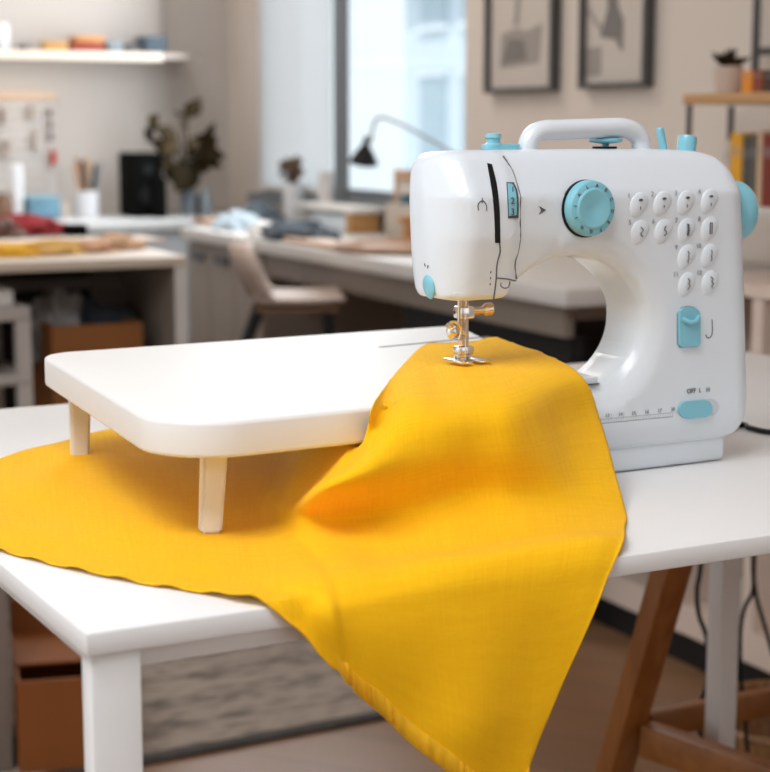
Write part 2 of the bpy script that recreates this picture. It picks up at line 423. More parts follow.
def decal(txt, px, py, size, m=INK, parent=None, name='printed_mark', lift=.0006, rot=0.0):
    x, z = Mf(px, py); me = text_mesh(txt, size, name); me.materials.clear(); me.materials.append(m)
    me.transform(Matrix.Rotation(rot, 4, 'Z')); me.transform(Matrix.Rotation(radians(90), 4, 'X'))
    o = bpy.data.objects.new(name, me); C.objects.link(o); o.parent = parent or sm
    o.location = (x, mfront(x, z)-lift, z); return o
for t, py in (('1',190),('2',201),('3',212)): decal(t, 511.5, py, .0075, INK, tens, 'dial_number', .0019)
# small mouldings on the head
def ring(pts, w=.00045, m=INK, name='printed_mark'): return seg_plate(name, m, [Mf(*p) for p in pts], w, .0)
ring([(478.5,210.5),(478,205),(480.5,201.5),(484,201.5),(486.5,206),(486.5,211)])
ring([(482.2,198),(482.2,203)], .0004)
ring([(501,282.5),(501,286),(504,288),(508,287.5),(509.5,284),(509.5,281.5)])
for q in ((491,271),(490.7,277),(490.3,283)): ring([q, (q[0]-.3, q[1]+2.2)], .0005)
lprof = sorted([(p.y, p.x) for p in prof if p.x < -.118 and .156 < p.y < .262])
def xleft(z):
    for (a, b), (c, d) in zip(lprof, lprof[1:]):
        if a <= z <= c: return b+(d-b)*(z-a)/max(1e-6, c-a)
    return lprof[0][1]
def Ms(px, py, out=0.0):
    """point on the head's left end face"""
    lo_, hi_ = 0.0, .07
    for _ in range(40):
        m = (lo_+hi_)/2; x, z = MF.pt(px, py, m)
        if x < xleft(z)-out: lo_ = m
        else: hi_ = m
    return Vector((x, m, z))
for a_, b_ in (((424.6,263.5),(425.4,266.5)), ((428,265.5),(427.6,268))):
    MB().tube([Ms(*a_, .0002), Ms(*b_, .0002)], .0006, 6).build('printed_mark', INK, sm)
P0 = Ms(429, 287)
MB().ball((0,0,0), .0028, .0085, .0098, 3, Matrix.Translation(P0) @ Matrix.Rotation(radians(-9), 4, 'Y')).build('cutter_cover', BLUE, sm)
# arrow
patch('printed_mark', INK, [Mf(538.8,206), Mf(546,210), Mf(538.8,214.5), Mf(541,210.2)], .0004)

# ---- selector dial
D0 = Mf(586.5, 208); dy = mfront(*D0)
dl = bpy.data.objects.new('selector_dial', None)
def facing(x, y, z): return Matrix.Translation((x, y, z)) @ Matrix.Rotation(radians(90), 4, 'X')
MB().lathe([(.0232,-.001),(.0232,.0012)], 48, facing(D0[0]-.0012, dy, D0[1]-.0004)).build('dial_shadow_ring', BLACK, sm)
pr = [(.0225,.0005),(.0227,.003),(.0222,.0075),(.0212,.0092),(.0196,.0100),(.0168,.0102),(.0158,.0112),(.0150,.0116),(.0085,.0112),(.006,.0106),(.002,.0102),(.0002,.0101)]
dial = MB().lathe(pr, 64, facing(D0[0], dy, D0[1])).build('selector_dial', BLUE, sm, smooth=30)
for k in range(12):
    a = radians(90-30*k-8); me = text_mesh('ABCDEFGHIJKL'[k], .0042, 'dial_letter'); me.materials.clear(); me.materials.append(INK)
    me.transform(Matrix.Rotation(a-pi/2, 4, 'Z')); me.transform(Matrix.Rotation(radians(90), 4, 'X'))
    o = bpy.data.objects.new('dial_letter', me); C.objects.link(o); o.parent = dial
    o.location = (D0[0]+.0183*cos(a), dy-.0104, D0[1]+.0183*sin(a))

# ---- stitch buttons
BT = [(1,638,205),(2,661.5,203.6),(3,685,202.6),(4,708.5,201.2),(5,639,232),(6,662.5,231),(7,685.5,230),(8,708.5,228.6),(9,685.5,256.8),(10,708.7,255.6),(11,686,284),(12,709.3,282.4)]
glyph = {1:[(0,.6),(0,-.6)],2:[(0,.5),(0,-.5)],3:[(.1,.6),(-.1,-.6)],4:[(0,.5),(0,-.6)],5:[(-.25,.6),(.3,.2),(-.3,-.2),(.25,-.6)],6:[(.2,.6),(-.3,.2),(.3,-.2),(-.2,-.6)],
         7:[(-.2,.7),(.2,.55),(-.2,.4),(.2,.25),(-.2,.1),(.2,-.05),(-.2,-.2),(.2,-.35),(-.2,-.5),(.2,-.7)],8:[(-.25,.7),(.25,.7),(.25,-.7),(-.25,-.7),(-.25,.7)],
         9:[(-.1,.7),(.15,.4),(-.05,.1),(.15,-.2),(-.05,-.5),(.15,-.8)],10:[(0,.7),(.1,.3),(-.1,0),(.1,-.4),(0,-.7)],11:[(-.2,.7),(.2,.4),(-.1,0),(.25,-.3),(-.2,-.7)],12:[(-.3,.7),(.2,.4),(-.2,.1),(.3,-.2),(-.1,-.5),(.3,-.75)]}
for k, px, py in BT:
    x, z = Mf(px, py); y = mfront(x, z)
    q = MB(); Mx = Matrix.Translation((x, y+.0004, z)) @ Matrix.Rotation(radians(36), 4, 'Y')
    bb = bmesh.new(); bmesh.ops.create_icosphere(bb, subdivisions=4, radius=1)
    for v in bb.verts:
        s = 1+.14*v.co.z; v.co.x = v.co.x*s*.0082 + .0012*v.co.z**2; v.co.z *= .0115; v.co.y *= .0026
    q._merge(bb, Mx); bt = q.build('stitch_button', WHITE, sm)
    g = MB(); L = [Vector((x+.0008+a*.0042, y-.0034+abs(c)*.0012, z+.0002+c*.0068)) for a, c in glyph[k]]
    if k != 8: L = crom(L, 3)
    if k in (1,2,3,4):
        g.tube(L[len(L)//2:], .0004, 6)
        g.ball((x+.0008, y-.0028, z+.0042), .0022, .0006, .0011, 2)
    else: g.tube(L, .00042 if k != 7 else .0006, 6)
    g.build('stitch_symbol', INK, bt)
    decal(str(k), px-9.5 if k < 10 else px-10.5, py-9.5, .0056, INKL, sm, 'button_number')

# ---- reverse lever, switch, ruler
rl = [(677.5,316),(678,311),(681.5,307.5),(687.5,306.5),(693.5,307.6),(697,311),(698,316),(698,343),(696.5,345.6),(680,346.8),(677.8,344.5)]
patch('lever_recess', INKL, [Mf(*p) for p in [(676.6,344),(676.8,314),(681,307),(687.5,305.6),(694,306.8),(698.8,313),(699.2,344),(697,346.8),(679,347.8)]], .0003)
lv = patch('reverse_lever', BLUE, [Mf(*p) for p in rl], .0035)
x0, z0 = Mf(687.6, 318.5); y0 = mfront(x0, z0)
MB().tube(crom([(x0-.0088, y0-.0035, z0+.0012), (x0-.0045, y0-.006, z0-.0016), (x0, y0-.0068, z0-.0024), (x0+.0045, y0-.006, z0-.0016), (x0+.0088, y0-.0035, z0+.0014)], 4), .0021, 10).build('lever_lip', BLUE, lv)
ring([(712,319.5),(712.2,333),(709.8,337.6),(706.8,337.3),(705.8,334.5)], .0005)
capL = lambda cx, cy, hw, hh, sl=.085: [(cx+hw*cos(a)*1.0 if False else cx+(hw-hh)*(1 if cos(a) > 0 else -1)+hh*cos(a), cy+hh*sin(a)-sl*((hw-hh)*(1 if cos(a) > 0 else -1))) for a in [2*pi*k/28+.01 for k in range(28)]]
patch('switch_recess', mat('recess_grey', (.60,.63,.67), .4), [Mf(*p) for p in capL(697.6, 408.2, 21, 8.6)], .0005)
patch('power_switch', BLUE, [Mf(*p) for p in capL(693.8, 408.8, 16.4, 8.8)], .0032)
decal('OFF', 691, 391, .0058, INK); decal('L', 699.7, 390.4, .0052, INK); decal('H', 707.6, 389.8, .0056, INK)
rx0, rz0 = Mf(560, 427.5); rx1, rz1 = Mf(672.5, 416.6)
q = MB()
q.tube([(rx0, mfront(rx0, rz0)+.0001, rz0), (rx1, mfront(rx1, rz1)+.0001, rz1)], .00035, 6)
q.tube([(rx0, mfront(rx0, rz0+.004)+.0001, rz0+.0035), (rx1, mfront(rx1, rz1+.004)+.0001, rz1+.0035)], .0002, 6)
N = 45
for i in range(N+1):
    t = i/N; x = rx0+(rx1-rx0)*t; z = rz0+(rz1-rz0)*t; hgt = .0075 if (N-i) % 5 == 0 else .0035
    q.tube([(x, mfront(x, z)+.0001, z), (x, mfront(x, z+hgt)+.0001, z+hgt)], .00022, 5)
q.build('ruler_scale', INKL, sm)
for i, t in enumerate(['18','17','16','15','14','13']):
    decal(t, 672.5-13.1*i, 409.3+1.25*i, .0046, INKL, sm, 'ruler_number')

# ---- handwheel, handle and top fittings
wx, wz = MF.pt(745, 210, .045)
HW = MB().lathe([(.004,-.006),(.024,-.006),(.0262,-.003),(.0268,.004),(.0262,.0085),(.0245,.012),(.0205,.0135),(.012,.0135),(.0003,.0135)], 48, Matrix.Translation((MF.pt(757,210,.012)[0]-.0125, .034, wz)) @ Matrix.Rotation(radians(90), 4, 'Y')).build('handwheel', BLUE, sm, smooth=40)
MB().lathe([(.010,-.012),(.010,.002)], 24, Matrix.Translation((MF.pt(757,210,.012)[0]-.014, .034, wz)) @ Matrix.Rotation(radians(90), 4, 'Y')).build('handwheel_shaft', WHITE, sm)
hy = .034
hp = [(525.5,165),(526.2,152),(528.5,140),(534.5,131.5),(543,128),(556,127.2),(585,126.2),(615,125.2),(625,125.8),(634,129.5),(640,137),(642,150),(642.3,162)]
MB().tube(crom([(*MF.pt(px, py, hy)[:1], hy, MF.pt(px, py, hy)[1]) for px, py in [(a_, b_+2.5) for a_, b_ in hp]], 6), .0082, 16, flat=1.0).build('carry_handle', WHITE, sm)
def top(px, py, ly): x, z = MF.pt(px, py, ly); return x, z
gy = .036
x, z = top(498, 152, gy)
tg = MB().prism(round_poly([(x-.013, gy-.007), (x+.017, gy-.007), (x+.017, gy+.007), (x-.013, gy+.007)], [.005,.002,.002,.005], 6), .2655, .2750, .001).build('thread_guide', BLUE, sm)
MB().lathe([(.0075,.273),(.0075,.2745),(.0055,.276),(.0055,.279),(.0068,.280),(.0062,.283),(.0005,.2838)], 24, Matrix.Translation((x-.0045, gy, 0))).build('guide_knob', BLUE, tg)
MB().prism(round_poly([(x-.0145, gy-.0085), (x+.0185, gy-.0085), (x+.0185, gy+.0085), (x-.0145, gy+.0085)], [.005]*4, 6), .266, .2703, .0005).build('guide_gasket', BLACK, tg)
bx, bz = top(605.5, 147, .040)
bw = MB().lathe([(.003,.262),(.003,.2745),(.0125,.2755),(.0143,.277),(.0143,.2782),(.012,.2792),(.005,.280),(.0046,.2845),(.003,.2855),(.003,.2885),(.0003,.289)], 36, Matrix.Translation((bx, .040, 0))).build('bobbin_winder', BLUE, sm)
MB().lathe([(.0105,.262),(.0105,.2722)], 24, Matrix.Translation((bx-.001, .040, 0))).build('winder_gasket', BLACK, bw)
px0 = top(664.5, 150, .036); px1 = top(659.8, 127.5, .036)
MB().tube([(px0[0], .036, px0[1]-.004), (px1[0], .036, px1[1]-.001), (px1[0]-.0001, .036, px1[1])], .0034, 16, radii=[.0038,.0034,.0026]).build('spool_pin', BLUE, sm)
sx, sz = top(686.5, 148, .036)
MB().lathe([(.0080,-.006),(.0082,.004),(.0082,.0075),(.0072,.0105),(.0004,.0115)], 28, Matrix.Translation((sx, .036, sz)) @ Matrix.Rotation(radians(7), 4, 'Y')).build('winder_stop', BLUE, sm)
# ---- needle area
ny = .045
def Mn(px, py, ly=ny): x, z = MF.pt(px, py, ly); return Vector((x, ly, z))
a = Mn(463.5, 303); e = Mn(463, 344)
MB().tube([(a.x, ny, .165), (a.x, ny, e.z)], .0044, 16).build('presser_bar', BRONZE, sm)
MB().tube([(a.x-.0058, ny-.004, .165), (a.x-.0058, ny-.004, e.z+.004)], .0022, 12).build('needle_bar', BRONZE, sm)
c = Mn(478, 310)
MB().tube(crom([(a.x, ny-.002, c.z+.0005), (c.x-.004, ny-.004, c.z), (c.x, ny-.005, c.z+.0003), (c.x+.0075, ny-.006, c.z+.001), (c.x+.0095, ny-.0062, c.z+.001)], 4), .004, 14, radii=[.0032]*6+[.0030]*4+[.0052]*5+[.005]*1+[.0015]*1).build('clamp_screw', BRONZE, sm)
MB().box(a.x-.0065, a.x+.0065, ny-.0075, ny+.006, c.z-.006, c.z+.004, .0015).build('needle_clamp', CHROME, sm)
k = Mn(451, 330)
lp_ = MB().ball((k.x-.001, ny-.004, k.z-.001), .0052, .005, .0062, 3)
lp_.tube([(a.x, ny-.003, k.z-.004), (k.x-.007, ny-.006, k.z+.005)], .0022, 10)
lp_.tube(crom([(k.x-.006, ny-.008, k.z+.007), (k.x-.0015, ny-.0095, k.z+.0075), (k.x+.004, ny-.009, k.z+.002), (k.x+.003, ny-.008, k.z-.006), (k.x-.003, ny-.008, k.z-.005)], 4), .0013, 8)
lp_.build('thread_clamp', CHROME, sm)
f = Mn(464, 357)
fz = .0995
MB().box(a.x-.0075, a.x+.0075, ny-.006, ny+.005, fz+.005, fz+.0125, .002).build('foot_holder', CHROME, sm)
ft = MB().box(a.x-.0135, a.x-.0035, ny-.022, ny+.010, fz, fz+.0022, .0008).box(a.x+.0035, a.x+.0135, ny-.022, ny+.010, fz, fz+.0022, .0008).box(a.x-.0035, a.x+.0035, ny-.001, ny+.010, fz+.0002, fz+.0022, .0006)
ft.box(a.x-.006, a.x+.006, ny-.002, ny+.004, fz+.002, fz+.007, .001)
ft.tube([(a.x-.013, ny-.021, fz+.001), (a.x-.0135, ny-.026, fz+.0035)], .0012, 8); ft.tube([(a.x+.009, ny-.021, fz+.001), (a.x+.0095, ny-.026, fz+.0035)], .0012, 8)
ft.build('presser_foot', CHROME, sm)
MB().tube([(a.x-.004, ny-.010, c.z-.002), (a.x-.004, ny-.010, fz+.001)], .0006, 8, radii=[.0007,.0004]).build('needle', CHROME, sm)
# power cable
cp = [MF.w(.115, .050, .022), MF.w(.128, .075, .010)] + [Pz(px, py, TZ+.0032) for px, py in ((738,425),(750,428),(770,432),(800,431),(850,420))]
tag(MB().tube(crom(cp, 8), .0027, 10).build('power_cable', BLACK), 'black cable trailing right from the back of the sewing machine', 'cable')

# ================================================================ EXTENSION TABLE
EZ = TZ+.090
po = [Pz(px, py, EZ) for px, py in [(38,353.5),(161,428.5),(532,392.2),(489,340),(458,325)]]
base = Vector((Pz(210,535,TZ).x, Pz(210,535,TZ).y, TZ+.0028))
et = thing('extension_table', 'white rounded sewing extension table standing on stub legs over the cloth', 'extension table', base, 0)
poly = [(p.x-base.x, p.y-base.y) for p in po]
MB().prism(round_poly(poly, [.035,.055,.003,.012,.012], 14), EZ-.0255-base.z, EZ-base.z, .0045, 4).build('table_plate', WHITE2, et)
s0 = Pz(380,347.3,EZ)-base; s1 = Pz(489,336.6,EZ)-base
dv = (s1-s0).normalized(); sd = Vector((-dv.y, dv.x, 0))*.0022
MB().prism([tuple((s0-sd).xy), tuple((s1-sd).xy), tuple((s1+sd).xy), tuple((s0+sd).xy)], EZ-base.z-.001, EZ-base.z+.0003).build('slot', INK, et)
def eleg(px, py, tx, ty, w=.0165):
    q = Pz(px, py, TZ+.0028)-base; t = Vector((tx, ty, EZ-.0245-base.z))
    bm_ = MB(); a = .29
    def sq(c, h): return [(c.x+h*(cos(a)*i-sin(a)*j), c.y+h*(sin(a)*i+cos(a)*j), c.z) for i, j in ((-1,-1),(1,-1),(1,1),(-1,1))]
    L = [bm_.bm.verts.new(v) for v in sq(q, w*.46)]; U = [bm_.bm.verts.new(v) for v in sq(t, w*.54)]
    bm_.bm.faces.new(L[::-1]); bm_.bm.faces.new(U)
    for i in range(4): bm_.bm.faces.new([L[i], L[(i+1)%4], U[(i+1)%4], U[i]])
    bmesh.ops.bevel(bm_.bm, geom=bm_.bm.edges[:], offset=.002, segments=2, affect='EDGES')
    bm_.build('leg', CREAM, et)
q = Pz(210,532,TZ)-base; eleg(210, 532, q.x+.004, q.y)
q = Pz(80,457,TZ)-base; eleg(80, 456, q.x+.001, q.y, .0170)
q = Pz(320,441,TZ)-base; eleg(320, 441, q.x, q.y)

# ================================================================ YELLOW CLOTH
ZT = TZ+.0016
def V(px, py, outw=.008):
    """point hanging against the front of the table top"""
    lx, z = TF.pt(px, py, -outw); p = TF.w(lx, -outw, 0); return Vector((p.x, p.y, z+TZ))
def Fm(px, py, ly):
    lx, z = MF.pt(px, py, ly); p = MF.w(lx, ly, 0); return Vector((p.x, p.y, z+TZ))
def T(px, py, dz=0.0): return Pz(px, py, ZT+dz)
def E(px, py, dz=0.0): return Pz(px, py, EZ+.0026+dz)
pa, pb = Pz(161,428.5,EZ), Pz(532,392.2,EZ)
XF = Frame(pa.x, pa.y, degrees(atan2(pb.y-pa.y, pb.x-pa.x)), TZ)      # along the extension table's front edge
def X(px, py, off):
    """point standing off metres in front of the extension table's front edge"""
    lx, z = XF.pt(px, py, -off); return XF.w(lx, -off, z)
def X0(px, off=.006, z=EZ+.0030):
    lx = XF.pt(px, 400, -off)[0]; return XF.w(lx, -off, z-TZ)
R = [
 [T(-45,474),T(-42,490),T(-39,505),T(-36,516),T(-32,526),T(-28,536),T(-26,543)],
 [T(2,459),T(3,478),T(4,496),T(5,513),T(6,530),T(7,543),T(8,553)],
 [T(55,445),T(58,468),T(61,492,.002),T(63,516),T(65,540),T(66,556),T(66,568)],
 [T(110,431),T(118,460,.003),T(124,490),T(128,523,.002),T(131,553),T(132,570),T(133,582)],
 [T(190,424),T(198,458),T(203,492,.002),T(206,528),T(206,560,.002),T(204,578),T(202,593)],
 [T(254,424),T(260,456,.001),T(256,490,.001),T(254,522),T(268,566,.001),T(268,590),T(266,604.5,.001)],
 [T(308,426,.002),T(302,450,.003),T(284,482,.004),T(268,512,.002),T(302,560,.003),V(322,600),V(330,667)],
 [X(350,431,-.060),X(334,457,-.022),T(294,494,.013),T(282,518,.005),T(316,559,.003),V(338,600),V(348,686)],
 [X(359,436.5,-.018),X(343,461,.010),X(314,489,.030),T(299,517,.012),T(328,557,.005),V(350,598),V(361,698)],
 [X(367,434,.003),X(353,459,.026),X(334,486,.056),T(324,518,.014),T(346,553,.006),V(368,595),V(376,710)],
 [X0(374,.010,EZ+.0045),X(376,430,.018),X(366,472,.062),T(363,515,.019),T(380,555,.004),V(398,591),V(404,738)],
 [E(399,370),X0(408,.009,EZ+.0045),X(410,455,.054),T(412,512,.019),T(422,551,.006),V(434,586),V(436,763)],
 [E(424,345.5),X0(442,.007),X(446,448,.052),T(452,502,.023),T(459,547,.007),V(467,581),V(458,782)],
 [E(448,343,.004),X0(474,.008),X(487,446,.050),T(496,499,.022),T(502,542,.006),V(506,575),V(478,797)],
 [E(474,341.5,.006),X0(510,.009),X(530,441,.044),T(546,497,.018),T(554,534,.005),V(560,567),V(500,814)],
 [E(488,338,.006),E(550,376,.001),Fm(570,424,-.048),T(592,500,.010),T(599,529,.003),V(596,562),V(504,796)],
 [E(497,337.5,.004),E(574,370,.000),Fm(599,420,-.020),T(624,505,.003),T(625,526,.002),V(612,568),V(509,776)],
]
# refine: along each strand, then across
NR = len(R[0])
across = [crom([R[i][j] for i in range(len(R))], 11) for j in range(NR)]     # NR polylines
fine = [crom([across[j][k] for j in range(NR)], 18) for k in range(len(across[0]))]
nu, nv = len(fine), len(fine[0])
for _ in range(14):                       # relax the sheet a little
    new = [[p.copy() for p in col] for col in fine]
    for iu in range(1, nu-1):
        for iv in range(1, nv-1):
            a = (fine[iu-1][iv]+fine[iu+1][iv]+fine[iu][iv-1]+fine[iu][iv+1])/4
            new[iu][iv] = fine[iu][iv].lerp(a, .6)
    fine = new
bmC = bmesh.new(); uvl = bmC.loops.layers.uv.new('UVMap')
G = []
for iu in range(nu):
    col = []
    for iv in range(nv):
        p = fine[iu][iv].copy(); s = iu/(nu-1); t = iv/(nv-1)
        lx, ly, lz = TF.loc(p)
        ml = MF.loc(p)
        if ly > .004:                                   # over the table: soft ripples, never below the surface
            h = noise.noise(Vector((p.x*9, p.y*9, 2.0)))*.0035 + noise.noise(Vector((p.x*26, p.y*15, 5.0)))*.0013
            if lz < .02: h = max(h, -.0)*1.0
            p.z += h if lz < .075 else abs(noise.noise(Vector((p.x*48, p.y*48, 4.0))))*.0026*(.35+.65*max(0, 1-abs(ml[1]-.05)/.09))
            if lz > .012:
                cr_ = exp(-((ml[0]+.103-.10*(.07-lz))/.0045)**2)*.0030*min(1, (.085-lz)/.03 if lz < .085 else 0)
                wv = noise.noise(Vector((ml[0]*30, lz*7, 9.0)))*.0042*min(1, max(0, (.088-lz)/.03))
                dd = MF.ey*(cr_+wv); p.x += dd.x; p.y += dd.y
            zmin = ZT
            if p.z < zmin: p.z = zmin+.0002*(1+noise.noise(p*40))
        else:                                           # the hanging part: shallow vertical folds
            fold = sin(lx*38+lz*16)*.0045 + sin(lx*71-lz*25+1)*.002
            k = min(1, max(0, -(lz+.01)/.08))
            d = fold*k + .012*k
            p -= Vector((TF.ey.x, TF.ey.y, 0))*(d)
        # edges ruffle a little
        if t > .965 and s < .45: p.z += max(0, sin(s*150)*.0016+.0006)*(t-.965)/.035
        col.append(bmC.verts.new(p))
    G.append(col)
for _ in range(10):
    for iu in range(1, nu-1):
        for iv in range(1, nv-1):
            v = G[iu][iv]
            if v.co.z < EZ-.004 and v.co.z > TZ:
                a = (G[iu-1][iv].co+G[iu+1][iv].co+G[iu][iv-1].co+G[iu][iv+1].co)/4
                v.co = v.co.lerp(a, .5)
                if v.co.z < ZT and TF.loc(v.co)[1] > 0: v.co.z = ZT
XE_ = XF.loc(pb)[0]+.002
# keep it outside the machine and the extension table plate
for col in G:
    for v in col:
        lx, ly, lz = MF.loc(v.co)
        if lx > -.05 and lz < .078 and ly > -.012:
            d = -.012-ly; q = MF.ey*d; v.co.x += q.x; v.co.y += q.y
        q_ = XF.loc(v.co)
        if .0 < q_[0] < XE_ and .0615 < q_[2] < .0912 and -.0025 < q_[1] < .09:
            if q_[2] > .078 and q_[1] > .0045: v.co.z = EZ+.0016
            else:
                d = XF.ey*(-.0025-q_[1]); v.co.x += d.x; v.co.y += d.y
        t_l = TF.loc(v.co)
        if -.02 < t_l[1] < .03 and -.03 < t_l[2] < .0032:
            if t_l[1] > -.0015:
                if t_l[1] < .014: v.co.z = TZ+.0030
                elif t_l[2] < .0010: v.co.z = TZ+.0012
            elif t_l[1] > -.0030:
                d = TF.ey*(-.0030-t_l[1]); v.co.x += d.x; v.co.y += d.y
L0 = [[0]*nv for _ in range(nu)]
for iu in range(nu-1):
    for iv in range(nv-1):
        f = bmC.faces.new([G[iu][iv], G[iu+1][iv], G[iu+1][iv+1], G[iu][iv+1]])
        for lp, (a_, b_) in zip(f.loops, ((iu,iv),(iu+1,iv),(iu+1,iv+1),(iu,iv+1))): lp[uvl].uv = (a_/(nu-1)*1.0, b_/(nv-1)*.62)
me = bpy.data.meshes.new('yellow_cloth'); bmesh.ops.recalc_face_normals(bmC, faces=bmC.faces); bmC.to_mesh(me)
hemline = [G[iu][nv-1].co.copy() for iu in range(nu)]; hem_in = [G[iu][nv-4].co.copy() for iu in range(nu)]
bmC.free(); me.materials.append(CLOTHM)
for p in me.polygons: p.use_smooth = True
cl = bpy.data.objects.new('yellow_cloth', me); C.objects.link(cl)
tag(cl, 'bright yellow linen cloth under the needle, draping over the white table edge', 'cloth')
so = cl.modifiers.new('thick', 'SOLIDIFY'); so.thickness = .0009; so.offset = 0

# folded hem along the hanging front edge
q = MB(); b = q.bm
i0 = int(6.2*11); hr = []
for iu in range(i0, nu):
    a = hemline[iu]; c = hem_in[iu]; d = (c-a).normalized(); pk = .0006*sin(iu*2.1)+.0004*sin(iu*4.7)
    o_ = -TF.ey.to_3d()*(.0016+pk)
    hr.append([b.verts.new(a-d*.0012), b.verts.new(a+o_), b.verts.new(a+d*.007+o_*1.25), b.verts.new(a+d*.0135+o_), b.verts.new(a+d*.0145)])
for i in range(len(hr)-1):
    for j in range(4): b.faces.new([hr[i][j], hr[i+1][j], hr[i+1][j+1], hr[i][j+1]])
q.build('hem', mat('hem_yellow', (.95,.50,.006), .85, var=.12, scale=60), cl, smooth=70)
# ================================================================ ROOM SHELL
A_ = Pz(667,658,0); B_ = Pz(770,707,0)
WY = degrees(atan2(B_.y-A_.y, B_.x-A_.x))            # x runs along the window wall towards the camera
WF = Frame(0, 0, WY); n_ = WF.ey
SH = .32                                              # depth of the low bookcase before the wall
WF.o = Vector((B_.x, B_.y)) + n_*SH
wx = lambda px, ly=0.0, py=125: WF.pt(px, py, ly)[0]
wz = lambda px, py, ly=0.0: WF.pt(px, py, ly)[1]
CZ = 2.7
xc = wx(228)                                          # room corner
LFo = WF.w(xc, 0)
LF = Frame(LFo.x, LFo.y, WY+90)                       # left wall; x grows toward the corner, y into the wall
WR = WF.a; LR = LF.a
def struct(mb, name, m, fr=WF): return mb.build(name, m, None, fr.w(0,0,0), fr.a, kind='structure')
xl, xr = wx(262), wx(465)
zs = .80; zt = 2.35
XE = 3.2
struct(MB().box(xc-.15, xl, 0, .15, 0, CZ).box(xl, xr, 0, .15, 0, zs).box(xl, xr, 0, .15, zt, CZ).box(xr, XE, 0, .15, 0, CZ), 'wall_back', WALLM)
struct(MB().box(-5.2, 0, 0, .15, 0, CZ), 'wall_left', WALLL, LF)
MB().box(-5, 5, -3.75, -3.6, 0, CZ).build('wall_front', CEILM, None, (0,0,0), 0, kind='structure')
fl = MB(); fl.box(-6, 6, -4, 9, -.05, 0); fl.build('floor', plank_floor(), None, (0,0,0), 0, kind='structure')
cpoly = [WF.w(xc-.1, .1), WF.w(XE+1.6, .1), WF.w(XE+1.6, -4.2), WF.w(xc-.1, -5.2)]
MB().prism([(p.x, p.y) for p in cpoly], CZ, CZ+.1).build('ceiling', CEILM, None, (0,0,0), 0, kind='structure')
# window
wn = bpy.data.objects.new('window_1', None); C.objects.link(wn); wn.location = WF.w(0,0,0); wn.rotation_euler = (0,0,WR); wn['kind'] = 'structure'
xm0, xm1 = wx(333.5, -.004), wx(344.5, -.004)
g = MB().box(xm0, xm1, -.004, .012, zs, zt).box(xl, xl+.03, .02, .05, zs, zt).box(xr-.015, xr, .03, .05, zs, zt).box(xm1, xr-.025, .002, .012, zs, zs+.035).box(xm1, xr-.025, .002, .012, zt-.05, zt).box(xl+.03, xm0, .002, .012, zs, zs+.035).box(xl+.03, xm0, .002, .012, zt-.05, zt)
g.build('window_frame', SLATE, wn)
MB().box(xm1-.005, xr-.012, .0125, .0155, zs+.03, zt-.04).build('glass_pane', GLASS, wn)
MB().box(xl+.02, xm0+.005, .0125, .0155, zs+.03, zt-.04).build('glass_pane', GLASS, wn)
MB().box(xl-.02, xr+.01, -.05, .018, zs-.03, zs-.001, .003).build('window_sill', SLATE, wn)
rb = thing('roller_blind', 'white translucent roller blind drawn down over the left window bay', 'blind', WF.w((xl+xm0)/2, -.012, zs+.03), WR)
hw = (xm0-xl)/2-.004
bl_ = MB(); vv = [bl_.bm.verts.new(c_) for c_ in ((-hw,.002,0),(hw,.002,0),(hw,.002,zt-zs-.06),(-hw,.002,zt-zs-.06))]; bl_.bm.faces.new(vv); bl_.build('fabric', sheer_mat(), rb)
MB().box(-hw, hw, -.005, .008, -.02, 0, .003).build('bottom_bar', PAPER, rb)
MB().tube([(-hw, .004, zt-zs-.05), (hw, .004, zt-zs-.05)], .022, 14).build('roller', PAPER, rb)
# outside
bld = thing('apartment_building', 'pale blue-grey apartment building outside the window', 'building', WF.w(-1.0, 9.0, -6), WR)
FAC = mat('pale_blue_facade', (.62, .70, .76), .8, var=.02); WIN2 = mat('facade_glass', (.40, .50, .57), .3, var=.1)
bxl = wx(405, 9.0)+1.0
MB().box(bxl, bxl+9, 0, 5, 0, 13).build('facade', FAC, bld)
MB().box(bxl-.1, bxl+9, -.25, 0, 5.85, 6.1).box(bxl-.1, bxl+9, -.25, 0, 8.9, 9.1).build('ledge', mat('facade_trim', (.78,.82,.85), .8), bld)
for i in range(5):
    for j in range(3):
        x = bxl+.55+i*1.25; z = 4.3+j*2.05
        w_ = MB().box(x, x+.75, -.04, 0, z, z+1.35).build('window', WIN2, bld)
        MB().box(x-.06, x+.81, -.07, -.041, z-.07, z).box(x-.06, x+.81, -.07, -.041, z+1.35, z+1.42).build('window_trim', MATS['facade_trim'], w_)

